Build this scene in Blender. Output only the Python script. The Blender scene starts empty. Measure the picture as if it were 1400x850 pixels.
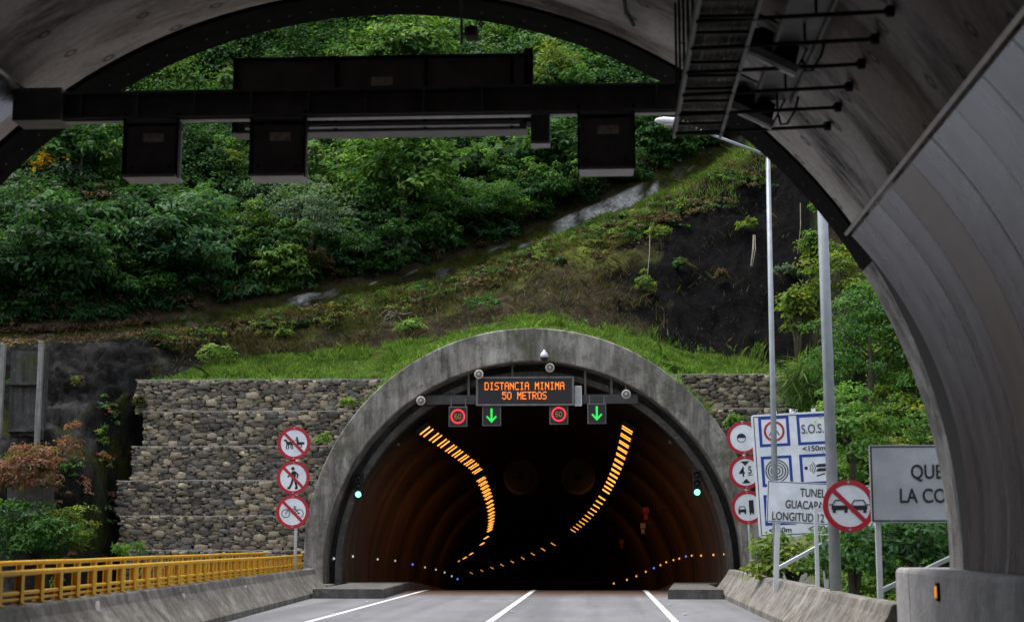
import bpy, bmesh, math, random
import numpy as np
from mathutils import Vector, Matrix, noise as mnoise

random.seed(7)
RNG = np.random.default_rng(11)
SC = bpy.context.scene
COL = SC.collection

# ------------------------------------------------------------------ camera
F_PX, CX, CY, VX, VY, EYE = 2100.0, 700.0, 425.0, 820.0, 742.0, 1.28
_f = np.array([VX - CX, -(VY - CY), -F_PX]); _f /= np.linalg.norm(_f)
_u = np.array([0, -_f[2], _f[1]]); _u /= np.linalg.norm(_u)
_r = np.cross(_f, _u)
CAM_M = np.stack([_r, _f, _u])            # rows: world axes seen from the camera


def P(px, py, Y):
    """the point of the place seen at a spot of the photograph, Y metres down the road"""
    d = CAM_M @ np.array([px - CX, -(py - CY), -F_PX])
    d = d / d[1] * Y
    return Vector((d[0], Y, d[2] + EYE))


cam_d = bpy.data.cameras.new('camera')
cam = bpy.data.objects.new('camera', cam_d)
COL.objects.link(cam)
cam_d.sensor_width = 36.0
cam_d.lens = 36.0 * F_PX / 1400.0
cam_d.clip_start = 0.1
cam_d.clip_end = 2000
m4 = Matrix([[*CAM_M[0], 0], [*CAM_M[1], 0], [*CAM_M[2], EYE], [0, 0, 0, 1]])
cam.matrix_world = m4
cam_d.dof.use_dof = True
cam_d.dof.focus_distance = 36
cam_d.dof.aperture_fstop = 1.8
SC.camera = cam

# ------------------------------------------------------------------ light
SUN_EL, SUN_AZ = 72.0, 285.0              # azimuth clockwise from +Y: high, ahead of the camera, to the left
w = bpy.data.worlds.new('World'); SC.world = w; w.use_nodes = True
nt = w.node_tree; nt.nodes.clear()
sky = nt.nodes.new('ShaderNodeTexSky'); sky.sky_type = 'NISHITA'; sky.sun_disc = False
sky.sun_elevation = math.radians(SUN_EL); sky.sun_rotation = math.radians(SUN_AZ)
sky.air_density = 1.0; sky.dust_density = 3.0; sky.ozone_density = 1.0
hs = nt.nodes.new('ShaderNodeHueSaturation'); hs.inputs['Saturation'].default_value = 0.42
bg = nt.nodes.new('ShaderNodeBackground'); bg.inputs['Strength'].default_value = 0.15
wo = nt.nodes.new('ShaderNodeOutputWorld')
nt.links.new(sky.outputs[0], hs.inputs['Color']); nt.links.new(hs.outputs[0], bg.inputs['Color'])
nt.links.new(bg.outputs[0], wo.inputs['Surface'])
sun_d = bpy.data.lights.new('sun', 'SUN'); sun_d.energy = 1.5; sun_d.angle = math.radians(22)
sun_d.color = (1.0, 0.98, 0.95)
sun = bpy.data.objects.new('sun', sun_d); COL.objects.link(sun)
_el, _az = math.radians(SUN_EL), math.radians(SUN_AZ)
_to = Vector((math.sin(_az) * math.cos(_el), math.cos(_az) * math.cos(_el), math.sin(_el)))
sun.rotation_euler = _to.to_track_quat('Z', 'Y').to_euler()
sun.location = (10, -20, 60)

SC.view_settings.view_transform = 'Standard'
SC.view_settings.look = 'None'
SC.view_settings.gamma = 1.0
SC.view_settings.use_curve_mapping = False
SC.view_settings.exposure = 1.0
SC.render.engine = 'CYCLES'
SC.cycles.use_denoising = True
SC.cycles.max_bounces = 8
SC.cycles.diffuse_bounces = 7
SC.cycles.sample_clamp_indirect = 4.0


# ------------------------------------------------------------------ materials
class NT:
    def __init__(self, name):
        self.m = bpy.data.materials.new(name); self.m.use_nodes = True
        self.t = self.m.node_tree
        self.p = self.t.nodes['Principled BSDF']

    def n(self, typ, **kw):
        o = self.t.nodes.new(typ)
        for k, v in kw.items():
            if k in o.inputs.keys() if hasattr(o.inputs, 'keys') else False:
                o.inputs[k].default_value = v
            else:
                setattr(o, k, v)
        return o

    def l(self, a, b): self.t.links.new(a, b)

    def noise(self, vec, scale, detail=5.0, rough=0.6):
        o = self.t.nodes.new('ShaderNodeTexNoise')
        o.inputs['Scale'].default_value = scale; o.inputs['Detail'].default_value = detail
        o.inputs['Roughness'].default_value = rough
        self.l(vec, o.inputs['Vector']); return o.outputs['Fac']

    def ramp(self, fac, a, b, ca=(0, 0, 0, 1), cb=(1, 1, 1, 1)):
        o = self.t.nodes.new('ShaderNodeValToRGB')
        o.color_ramp.elements[0].position = a; o.color_ramp.elements[1].position = b
        o.color_ramp.elements[0].color = ca; o.color_ramp.elements[1].color = cb
        self.l(fac, o.inputs['Fac']); return o.outputs['Color']

    def mix(self, fac, a, b, mode='MIX'):
        o = self.t.nodes.new('ShaderNodeMix'); o.data_type = 'RGBA'; o.blend_type = mode
        for sock, v in ((o.inputs[0], fac), (o.inputs[6], a), (o.inputs[7], b)):
            if hasattr(v, 'is_linked') or hasattr(v, 'node'):
                self.l(v, sock)
            else:
                sock.default_value = v if not isinstance(v, tuple) or len(v) == 4 else (*v, 1)
        return o.outputs[2]

    def map(self, vec, scale=(1, 1, 1), loc=(0, 0, 0)):
        o = self.t.nodes.new('ShaderNodeMapping')
        o.inputs['Scale'].default_value = scale; o.inputs['Location'].default_value = loc
        self.l(vec, o.inputs['Vector']); return o.outputs[0]

    def coord(self, which='Object'):
        return self.t.nodes.new('ShaderNodeTexCoord').outputs[which]

    def world(self):
        return self.t.nodes.new('ShaderNodeNewGeometry').outputs['Position']

    def bump(self, h, strength, dist=0.02):
        o = self.t.nodes.new('ShaderNodeBump'); o.inputs['Strength'].default_value = strength
        o.inputs['Distance'].default_value = dist
        self.l(h, o.inputs['Height']); self.l(o.outputs[0], self.p.inputs['Normal'])


def c4(c): return (*c, 1.0)


def m_plain(name, c, rough=0.5, metal=0.0, var=0.25, scale=6.0, spec=0.5):
    t = NT(name); v = t.world()
    f = t.noise(v, scale, 6)
    lo = tuple(x * (1 - var) for x in c); hi = tuple(min(1, x * (1 + var)) for x in c)
    t.l(t.ramp(f, .3, .7, c4(lo), c4(hi)), t.p.inputs['Base Color'])
    t.p.inputs['Roughness'].default_value = rough; t.p.inputs['Metallic'].default_value = metal
    t.p.inputs['Specular IOR Level'].default_value = spec
    return t.m


def m_concrete(name, light, dark, streak=(3.0, 3.0, 0.35), patch=0.5, bump=0.35, rough=0.9, moss=None):
    t = NT(name); v = t.world()
    s = t.noise(t.map(v, streak), 1.6, 8, .7)
    p = t.noise(v, patch, 5, .6)
    f = t.noise(v, 28, 4, .7)
    col = t.mix(t.ramp(s, .35, .66), c4(light), c4(dark))
    col = t.mix(t.ramp(p, .38, .66), col, t.mix(.55, col, c4(dark)))
    col = t.mix(.8, col, t.ramp(f, .2, .8, (.55, .55, .55, 1), (1.35, 1.35, 1.35, 1)), 'MULTIPLY')
    bl = t.noise(v, 2.6, 9, .78)
    col = t.mix(t.ramp(bl, .50, .60), col, t.mix(.6, col, c4(dark)))
    # pale lime specks
    sp = t.noise(v, 9, 7, .75)
    col = t.mix(t.ramp(sp, .59, .64), col, t.mix(.35, col, c4(tuple(min(.6, x * 3.0) for x in light))))
    if moss:
        mo = t.noise(t.map(v, (1, 1, 1), (3, 1, 7)), .9, 6, .7)
        col = t.mix(t.ramp(mo, .55, .68), col, c4(moss))
    t.l(col, t.p.inputs['Base Color'])
    t.p.inputs['Roughness'].default_value = rough; t.p.inputs['Specular IOR Level'].default_value = .25
    t.bump(t.mix(.5, f, s), bump, .03)
    return t.m


def m_attr(name, rough=.9, noise=(0.55, 1.45), scale=5.0, bump=.5, spec=.15, trans=0.0, fine=40.0):
    t = NT(name)
    a = t.t.nodes.new('ShaderNodeAttribute'); a.attribute_name = 'tint'
    col = a.outputs['Color']
    if scale:
        v = t.world()
        f = t.noise(v, scale, 8, .7)
        g = t.noise(v, fine, 3, .7)
        k9 = t.noise(v, scale * 4.2, 7, .75)
        col = t.mix(1.0, col, t.ramp(k9, .3, .7, (.45, .45, .45, 1), (1.6, 1.6, 1.6, 1)), 'MULTIPLY')
        col = t.mix(1.0, col, t.ramp(f, .28, .72, (noise[0],) * 3 + (1,), (noise[1],) * 3 + (1,)), 'MULTIPLY')
        col = t.mix(1.0, col, t.ramp(g, .25, .75, (.6, .6, .6, 1), (1.4, 1.4, 1.4, 1)), 'MULTIPLY')
        t.bump(t.mix(.5, t.mix(.4, f, g), k9), bump, .12)
    t.l(col, t.p.inputs['Base Color'])
    t.p.inputs['Roughness'].default_value = rough; t.p.inputs['Specular IOR Level'].default_value = spec
    if trans:
        tr = t.t.nodes.new('ShaderNodeBsdfTranslucent'); mx = t.t.nodes.new('ShaderNodeMixShader')
        hue = t.mix(1.0, col, (1.5, 1.5, .7, 1), 'MULTIPLY')
        t.l(hue, tr.inputs['Color']); mx.inputs[0].default_value = trans
        out = t.t.nodes['Material Output']
        t.l(t.p.outputs[0], mx.inputs[1]); t.l(tr.outputs[0], mx.inputs[2]); t.l(mx.outputs[0], out.inputs['Surface'])
    return t.m


def m_emit(name, c, strength):
    t = NT(name)
    t.p.inputs['Base Color'].default_value = (.02, .02, .02, 1)
    t.p.inputs['Emission Color'].default_value = c4(c); t.p.inputs['Emission Strength'].default_value = strength
    return t.m


M = {}
M['ring'] = m_concrete('weathered_concrete', (.50, .47, .42), (.082, .075, .064), (1.9, 1.9, .34), .9, bump=1.0, moss=(.10, .105, .065))
M['ring_old'] = m_concrete('old_ring_concrete', (.55, .53, .50), (.075, .07, .066), (2.4, 2.4, .5), 1.2, bump=.8)
M['barrier'] = m_concrete('barrier_concrete', (.33, .31, .27), (.085, .075, .062), (3, 2.2, .3), .7, bump=.5)
M['plinth'] = m_concrete('plinth_concrete', (.46, .445, .44), (.24, .23, .225), (2.0, 1.0, .5), .6)
M['kerb'] = m_concrete('kerb_concrete', (.17, .16, .145), (.07, .065, .06), (2, 2, .6), .9)
M['post_concrete'] = m_concrete('post_concrete', (.42, .41, .39), (.17, .165, .155), (5, 5, .4), .9)
M['mossy_concrete'] = m_concrete('mossy_concrete', (.12, .115, .11), (.035, .033, .03), (4, 4, .3), .9, moss=(.05, .06, .014))
M['dark_metal'] = m_plain('dark_painted_steel', (.17, .152, .145), .5, .0, .3, 4)
M['black'] = m_plain('black_rubber', (.008, .008, .008), .7, 0, .3, 9)
M['ring_dark'] = m_plain('dark_ring_arc', (.009, .008, .0075), .95, 0, .5, 5, .06)  # upper arc of the near ring, coloured near black
M['galv'] = m_plain('galvanised_steel', (.36, .385, .41), .5, .35, .16, 5)
M['lens_frame'] = m_plain('lens_frame_aluminium', (.75, .73, .72), .4, .1, .1, 4)
M['beam_grey'] = m_plain('dull_grey_steel', (.085, .083, .08), .6, .1, .3, 4)
M['white_steel'] = m_plain('white_painted_steel', (.62, .64, .66), .45, .0, .10, 5)
M['sheet_edge'] = m_plain('pale_sheet_metal', (.42, .40, .40), .5, .2, .15, 5)
M['sign_white'] = m_plain('sign_white', (.78, .81, .86), .45, 0, .13, 4)
M['sign_grey'] = m_plain('sign_grey_white', (.50, .52, .56), .5, 0, .14, 4)
M['sign_red'] = m_plain('sign_red', (.42, .012, .025), .45, 0, .12, 5)
M['sign_blue'] = m_plain('sign_blue', (.008, .045, .30), .45, 0, .1, 4)
M['sign_black'] = m_plain('sign_black', (.012, .012, .014), .5, 0, .1, 4)
M['sign_back'] = m_plain('sign_back', (.3, .3, .31), .5, .5, .1, 4)
M['plate_label'] = m_plain('faded_label', (.7, .6, .52), .6, 0, .4, 20)
def m_paint():
    t = NT('road_paint'); v = t.world()
    col = t.mix(t.ramp(t.noise(v, 16, 8, .8), .52, .64), (.66, .66, .64, 1), (.30, .30, .30, 1))
    col = t.mix(t.ramp(t.noise(t.map(v, (3, .5, 1)), 1.2, 5), .5, .7), col, t.mix(.45, col, (.25, .25, .25, 1)))
    t.l(col, t.p.inputs['Base Color']); t.p.inputs['Roughness'].default_value = .75
    return t.m
M['line_paint'] = m_paint()
M['stone'] = m_attr('stone', .9, (.7, 1.3), 14, .5, .2)
M['ground'] = m_attr('hill_soil', 1.0, (.35, 1.65), 2.2, 1.0, .02)
M['leaf'] = m_attr('leaf', .55, scale=0, spec=.18, trans=.42)
M['grass'] = m_attr('grass_blade', .6, scale=0, spec=.2, trans=.35)
M['bark'] = m_plain('bark', (.09, .075, .055), .9, 0, .4, 12)
M['pale_bark'] = m_plain('pale_bark', (.20, .18, .14), .9, 0, .4, 12)
M['amber_led'] = m_emit('amber_led', (1.0, .22, .015), .75)
M['red_led'] = m_emit('red_led', (1.0, .03, .035), .6)
M['dim_led'] = m_emit('dim_yellow_led', (.9, .45, .08), .2)
M['green_led'] = m_emit('green_led', (.02, .9, .10), .5)
M['signal_green'] = m_emit('signal_green', (.30, 1.0, .72), 1.0)
M['sodium'] = m_emit('sodium_lens', (1.0, .36, .05), 1.15)
M['stud_amber'] = m_emit('stud_amber', (1.0, .36, .06), .9)
M['stud_white'] = m_emit('stud_white', (.75, .9, .8), .4)
M['stud_blue'] = m_emit('stud_blue', (.08, .2, 1.0), 1.0)
M['amber_reflector_glow'] = m_emit('amber_reflector_glow', (1.0, .35, .01), .4)  # glow added to a reflector that gives no light itself


def m_yellow():
    t = NT('yellow_rail_paint'); v = t.world()
    f = t.noise(v, 3, 6); g = t.noise(v, 22, 5, .7)
    col = t.ramp(f, .3, .7, (.56, .29, .010, 1), (.70, .39, .018, 1))
    col = t.mix(t.ramp(g, .62, .72), col, (.16, .08, .02, 1))
    t.l(col, t.p.inputs['Base Color']); t.p.inputs['Roughness'].default_value = .5
    return t.m
M['yellow'] = m_yellow()


def m_road():
    t = NT('asphalt'); v = t.world()
    f = t.noise(v, 60, 4, .8); p = t.noise(t.map(v, (1, .12, 1)), 1.3, 6, .65); q = t.noise(v, .35, 4)
    col = t.ramp(p, .3, .7, (.155, .155, .163, 1), (.215, .215, .225, 1))
    col = t.mix(.6, col, t.ramp(q, .35, .7, (.75, .75, .75, 1), (1.15, 1.15, 1.15, 1)), 'MULTIPLY')
    col = t.mix(.7, col, t.ramp(f, .2, .8, (.7, .7, .7, 1), (1.25, 1.25, 1.25, 1)), 'MULTIPLY')
    # wheel tracks, oil drips, patches
    tk = t.noise(t.map(v, (1.1, .02, 1), (.35, 0, 0)), 1.0, 3, .5)
    col = t.mix(t.ramp(tk, .46, .6), col, t.mix(.35, col, (.07, .07, .075, 1)))
    dp = t.noise(t.map(v, (2.2, .35, 1)), 1.4, 8, .75)
    col = t.mix(t.ramp(dp, .58, .66), col, t.mix(.4, col, (.06, .06, .06, 1)))
    sx = t.t.nodes.new('ShaderNodeSeparateXYZ'); t.l(v, sx.inputs[0])  # asphalt browner into the bore: lamp glow and lost daylight put into the colour
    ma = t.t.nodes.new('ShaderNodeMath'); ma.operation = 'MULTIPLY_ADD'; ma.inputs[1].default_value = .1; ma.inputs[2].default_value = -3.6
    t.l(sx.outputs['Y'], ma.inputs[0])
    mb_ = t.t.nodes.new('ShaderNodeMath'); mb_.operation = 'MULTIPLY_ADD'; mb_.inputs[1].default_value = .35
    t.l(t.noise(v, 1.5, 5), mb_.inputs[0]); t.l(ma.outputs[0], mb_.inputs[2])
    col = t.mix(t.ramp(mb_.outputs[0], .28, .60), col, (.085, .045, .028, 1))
    t.l(col, t.p.inputs['Base Color']); t.p.inputs['Roughness'].default_value = .85
    t.p.inputs['Specular IOR Level'].default_value = .3
    t.bump(f, .3, .01); return t.m
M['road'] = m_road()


def m_lining():
    """sprayed concrete of the near vault: soot streaks run round the arch, dark ringed bolt marks"""
    t = NT('near_lining'); uv = t.coord('UV')
    s = t.noise(t.map(uv, (.34, 1.25, 1)), 1.0, 9, .70)
    s2 = t.noise(t.map(uv, (.10, .9, 1), (4, 2, 0)), 1.0, 5, .6)
    g = t.noise(uv, 14, 5, .7)
    big = t.noise(uv, .55, 4, .6)
    col = t.ramp(s, .37, .53, (.03, .026, .025, 1), (.60, .56, .545, 1))
    col = t.mix(t.ramp(s2, .42, .62), col, t.mix(.6, col, (.36, .27, .215, 1)))
    col = t.mix(t.ramp(big, .55, .72), col, t.mix(.65, col, (.10, .088, .085, 1)))
    col = t.mix(.8, col, t.ramp(g, .25, .75, (.7, .7, .7, 1), (1.25, 1.25, 1.25, 1)), 'MULTIPLY')
    vo = t.t.nodes.new('ShaderNodeTexVoronoi'); vo.voronoi_dimensions = '2D'; vo.feature = 'F1'; vo.inputs['Scale'].default_value = 1.0
    vo.inputs['Randomness'].default_value = .55
    t.l(t.map(uv, (1.35, 1.7, 1)), vo.inputs['Vector'])
    d = vo.outputs['Distance']
    hole = t.ramp(d, .075, .125, (1, 1, 1, 1), (0, 0, 0, 1))
    core = t.ramp(d, .035, .07, (1, 1, 1, 1), (0, 0, 0, 1))
    hole = t.mix(core, hole, (.15, .15, .15, 1))
    col = t.mix(t.mix(.75, (0, 0, 0, 1), hole), col, (.028, .024, .022, 1))
    t.l(col, t.p.inputs['Base Color']); t.p.inputs['Roughness'].default_value = .85
    t.p.inputs['Specular IOR Level'].default_value = .3
    t.bump(t.mix(.5, s, g), .5, .04)
    return t.m
M['lining'] = m_lining()


def m_far_lining():
    t = NT('far_lining'); uv = t.coord('UV')
    s = t.noise(t.map(uv, (.25, 1.2, 1)), 1.0, 7, .65); g = t.noise(uv, 3, 5, .7)
    col = t.ramp(s, .3, .7, (.045, .034, .028, 1), (.15, .11, .085, 1))
    col = t.mix(.6, col, t.ramp(g, .2, .8, (.7, .7, .7, 1), (1.2, 1.2, 1.2, 1)), 'MULTIPLY')
    sx = t.t.nodes.new('ShaderNodeSeparateXYZ'); t.l(uv, sx.inputs[0])
    # joints between cast rings
    md = t.t.nodes.new('ShaderNodeMath'); md.operation = 'PINGPONG'; md.inputs[1].default_value = 2.4
    t.l(sx.outputs['Y'], md.inputs[0])
    j = t.ramp(md.outputs[0], .02, .05, (1, 1, 1, 1), (0, 0, 0, 1))
    col = t.mix(j, col, (.012, .010, .009, 1))
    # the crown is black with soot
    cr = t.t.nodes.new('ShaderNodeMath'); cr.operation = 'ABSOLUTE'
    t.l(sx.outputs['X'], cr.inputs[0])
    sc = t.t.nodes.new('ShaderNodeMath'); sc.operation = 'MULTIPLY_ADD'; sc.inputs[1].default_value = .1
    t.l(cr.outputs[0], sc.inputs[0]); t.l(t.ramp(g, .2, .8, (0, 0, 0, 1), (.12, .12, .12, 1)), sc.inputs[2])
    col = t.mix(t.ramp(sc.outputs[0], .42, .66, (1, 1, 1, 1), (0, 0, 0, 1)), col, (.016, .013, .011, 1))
    t.l(col, t.p.inputs['Base Color']); t.p.inputs['Roughness'].default_value = .75
    t.p.inputs['Specular IOR Level'].default_value = .25
    return t.m
M['far_lining'] = m_far_lining()


def m_panel(name, c, rough):
    t = NT(name); uv = t.coord('UV')
    s = t.noise(t.map(uv, (.35, 3.0, 1)), 1.0, 6, .6); b = t.noise(uv, .9, 3, .5)
    col = t.ramp(s, .3, .7, c4(tuple(x * .95 for x in c)), c4(tuple(x * 1.05 for x in c)))
    t.l(col, t.p.inputs['Base Color']); t.p.inputs['Metallic'].default_value = .95
    rr = t.ramp(s, .3, .7, (rough - .03,) * 3 + (1,), (rough + .05,) * 3 + (1,))
    t.l(rr, t.p.inputs['Roughness'])
    t.bump(b, .14, .06); return t.m
M['panel'] = m_panel('stainless_panel', (.27, .29, .33), .27)
M['panel_reflection'] = m_panel('brown_reflection_panel', (.22, .205, .21), .33)  # brown reflection put into the colour of a single panel
M['trim'] = m_plain('panel_trim_metal', (.36, .34, .33), .4, .8, .2, 4)


# ------------------------------------------------------------------ mesh helpers
class MB:
    def __init__(self):
        self.v = []; self.f = []; self.uv = {}

    def add(self, vs, fs):
        o = len(self.v); self.v += [tuple(v) for v in vs]
        self.f += [tuple(i + o for i in f) for f in fs]; return o

    def box(self, c, s, rot=None):
        x, y, z = s[0] / 2, s[1] / 2, s[2] / 2
        vs = [Vector((a * x, b * y, d * z)) for a in (-1, 1) for b in (-1, 1) for d in (-1, 1)]
        if rot is not None: vs = [rot @ v for v in vs]
        c = Vector(c); vs = [v + c for v in vs]
        self.add(vs, [(0, 1, 3, 2), (4, 6, 7, 5), (0, 4, 5, 1), (2, 3, 7, 6), (0, 2, 6, 4), (1, 5, 7, 3)]); return self

    def bar(self, a, b, w, h=None, up=(0, 0, 1)):
        a, b = Vector(a), Vector(b); h = h or w
        d = (b - a); L = d.length; d.normalize(); up = Vector(up)
        if abs(d.dot(up)) > .98: up = Vector((0, 1, 0))
        s = d.cross(up).normalized(); u = s.cross(d)
        return self.box((a + b) / 2, (w, L, h), Matrix((s, d, u)).transposed())

    def tube(self, pts, r, n=10, caps=True):
        pts = [Vector(p) for p in pts]
        rs = r if isinstance(r, (list, tuple)) else [r] * len(pts)
        rings = []
        for i, p in enumerate(pts):
            d = (pts[min(i + 1, len(pts) - 1)] - pts[max(i - 1, 0)]).normalized()
            up = Vector((0, 0, 1)) if abs(d.z) < .95 else Vector((0, 1, 0))
            s = d.cross(up).normalized(); u = s.cross(d)
            rings.append([p + (s * math.cos(2 * math.pi * k / n) + u * math.sin(2 * math.pi * k / n)) * rs[i] for k in range(n)])
        vs = [v for R in rings for v in R]
        fs = [(i * n + k, i * n + (k + 1) % n, (i + 1) * n + (k + 1) % n, (i + 1) * n + k) for i in range(len(pts) - 1) for k in range(n)]
        if caps: fs += [tuple(range(n - 1, -1, -1)), tuple((len(pts) - 1) * n + k for k in range(n))]
        self.add(vs, fs); return self

    def prism(self, poly, y0, y1):
        """outline in x,z pushed from y0 (front) to y1"""
        n = len(poly)
        ar = sum(poly[i][0] * poly[(i + 1) % n][1] - poly[(i + 1) % n][0] * poly[i][1] for i in range(n))
        if ar < 0: poly = poly[::-1]
        vs = [(x, y0, z) for x, z in poly] + [(x, y1, z) for x, z in poly]
        fs = [tuple(range(n)), tuple(range(2 * n - 1, n - 1, -1))]
        fs += [((i + 1) % n, i, n + i, n + (i + 1) % n) for i in range(n)]
        self.add(vs, fs); return self

    def annulus(self, c, r0, r1, y0, y1, n=48, a0=0, a1=2 * math.pi):
        full = abs(a1 - a0 - 2 * math.pi) < 1e-6
        m = n if full else n + 1
        vs = []
        for k in range(m):
            a = a0 + (a1 - a0) * k / n
            for r, y in ((r0, y0), (r1, y0), (r1, y1), (r0, y1)):
                vs.append((c[0] + r * math.cos(a), y, c[1] + r * math.sin(a)))
        fs = []
        for k in range(n):
            j = (k + 1) % m
            for q in range(4):
                p = (q + 1) % 4
                fs.append((k * 4 + q, j * 4 + q, j * 4 + p, k * 4 + p))
        if not full: fs += [(0, 1, 2, 3), ((m - 1) * 4 + 3, (m - 1) * 4 + 2, (m - 1) * 4 + 1, (m - 1) * 4)]
        self.add(vs, fs); return self

    def disc(self, c, r, y0, y1, n=48):
        return self.prism([(c[0] + r * math.cos(2 * math.pi * k / n), c[1] + r * math.sin(2 * math.pi * k / n)) for k in range(n)], y0, y1)

    def lathe(self, prof, c, axis='z', n=20):
        """profile of (radius, along) turned round an axis through c"""
        vs = []
        for r, h in prof:
            for k in range(n):
                a = 2 * math.pi * k / n; x, y = r * math.cos(a), r * math.sin(a)
                v = {'z': (x, y, h), 'y': (x, h, y), 'x': (h, x, y)}[axis]
                vs.append((c[0] + v[0], c[1] + v[1], c[2] + v[2]))
        fs = [(i * n + k, i * n + (k + 1) % n, (i + 1) * n + (k + 1) % n, (i + 1) * n + k) for i in range(len(prof) - 1) for k in range(n)]
        fs += [tuple(range(n)), tuple((len(prof) - 1) * n + k for k in range(n))]
        self.add(vs, fs); return self

    def grid(self, rows, uvs=None, close=False):
        nr, nc = len(rows), len(rows[0])
        o = self.add([v for R in rows for v in R],
                     [(i * nc + k, i * nc + k + 1, (i + 1) * nc + k + 1, (i + 1) * nc + k) for i in range(nr - 1) for k in range(nc - 1)])
        if uvs:
            for i, R in enumerate(uvs):
                for k, q in enumerate(R): self.uv[o + i * nc + k] = q
        return self


def build(name, mb, mat, parent=None, world=True, smooth=False, bevel=0.0, fix=True):
    me = bpy.data.meshes.new(name)
    off = parent_origin(parent) if (parent and world) else Vector((0, 0, 0))
    me.from_pydata([tuple(Vector(v) - off) for v in mb.v], [], mb.f)
    if fix and not mb.uv:
        bm = bmesh.new(); bm.from_mesh(me); bmesh.ops.recalc_face_normals(bm, faces=bm.faces); bm.to_mesh(me); bm.free()
    if mb.uv:
        ul = me.uv_layers.new(name='UVMap')
        for lp in me.loops: ul.data[lp.index].uv = mb.uv.get(lp.vertex_index, (0, 0))
    me.materials.append(mat)
    if smooth: me.shade_smooth()
    o = bpy.data.objects.new(name, me); COL.objects.link(o)
    if parent: o.parent = parent
    if bevel:
        b = o.modifiers.new('edge', 'BEVEL'); b.width = bevel; b.segments = 2; b.limit_method = 'ANGLE'
    return o


def parent_origin(p):
    v = Vector((0, 0, 0))
    while p: v = v + p.location; p = p.parent
    return v


def tag(o, label=None, cat=None, group=None, kind=None):
    if label: o['label'] = label
    if cat: o['category'] = cat
    if group: o['group'] = group
    if kind: o['kind'] = kind
    return o


def thing(name, label, cat, loc=(0, 0, 0), group=None, rot=(0, 0, 0)):
    o = bpy.data.objects.new(name, None); COL.objects.link(o)
    o.location = loc; o.rotation_euler = rot; o.empty_display_size = .2
    return tag(o, label, cat, group)


def kids(o): return [c for c in bpy.data.objects if c.parent == o]


def dup(o, loc, label=None, parent=None, rot=None):
    c = o.copy(); COL.objects.link(c)
    if parent is None:
        c.location = loc
        if rot is not None: c.rotation_euler = rot
        if label: c['label'] = label
    else: c.parent = parent
    for k in kids(o): dup(k, None, None, c)
    return c


def text_mb(s, size, x, z, y=-.006, align='CENTER', sx=1.0, thick=.002, bold=0.0):
    cu = bpy.data.curves.new('lettering', 'FONT'); cu.body = s; cu.size = size; cu.align_x = align; cu.align_y = 'CENTER'
    cu.extrude = thick; cu.offset = bold; cu.resolution_u = 4
    o = bpy.data.objects.new('lettering', cu); COL.objects.link(o)
    dg = bpy.context.evaluated_depsgraph_get(); dg.update()
    me = bpy.data.meshes.new_from_object(o.evaluated_get(dg))
    mb = MB(); mb.add([(x + v.co.x * sx, y - v.co.z, z + v.co.y) for v in me.vertices], [tuple(p.vertices) for p in me.polygons])
    bpy.data.objects.remove(o); bpy.data.curves.remove(cu); bpy.data.meshes.remove(me)
    return mb


def merge(*mbs):
    r = MB()
    for m in mbs: r.add(m.v, m.f)
    return r


def rrect(x0, z0, x1, z1, r, n=5):
    pts = []
    for cx, cz, a in ((x1 - r, z1 - r, 0), (x0 + r, z1 - r, 90), (x0 + r, z0 + r, 180), (x1 - r, z0 + r, 270)):
        for k in range(n + 1):
            t = math.radians(a + 90 * k / n); pts.append((cx + r * math.cos(t), cz + r * math.sin(t)))
    return pts


def frame_mb(x0, z0, x1, z1, w, y0, y1):
    m = MB(); yc, yd = (y0 + y1) / 2, abs(y1 - y0)
    m.box(((x0 + x1) / 2, yc, z1 - w / 2), (x1 - x0, yd, w)); m.box(((x0 + x1) / 2, yc, z0 + w / 2), (x1 - x0, yd, w))
    m.box((x0 + w / 2, yc, (z0 + z1) / 2), (w, yd, z1 - z0 - 2 * w)); m.box((x1 - w / 2, yc, (z0 + z1) / 2), (w, yd, z1 - z0 - 2 * w))
    return m


def mesh_np(name, V, Fq, tint, mat, parent=None, smooth=False):
    """big quad meshes from arrays, colour of each vertex in 'tint'"""
    me = bpy.data.meshes.new(name)
    nv, nf, k = len(V), len(Fq), Fq.shape[1]
    me.vertices.add(nv); me.vertices.foreach_set('co', np.ascontiguousarray(V, np.float32).ravel())
    me.loops.add(nf * k); me.loops.foreach_set('vertex_index', np.ascontiguousarray(Fq, np.int32).ravel())
    me.polygons.add(nf); me.polygons.foreach_set('loop_start', np.arange(0, nf * k, k, dtype=np.int32))
    me.update(calc_edges=True)
    at = me.color_attributes.new('tint', 'FLOAT_COLOR', 'POINT')
    at.data.foreach_set('color', np.c_[tint, np.ones(nv)].astype(np.float32).ravel())
    me.materials.append(mat)
    if smooth: me.shade_smooth()
    o = bpy.data.objects.new(name, me); COL.objects.link(o)
    if parent: o.parent = parent
    return o


# ------------------------------------------------------------------ road and ground
CREST, GRADE, BEND = 43.6, .05, .0016
CXF = -1.84


def zr(Y):
    t = Y - CREST
    if t < -1.5: return 0.0
    if t < 1.5: return -GRADE * (t + 1.5) ** 2 / 6
    return -GRADE * t


def xc(Y): return CXF - (BEND / 2 * (Y - 42) ** 2 if Y > 42 else 0)


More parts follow.
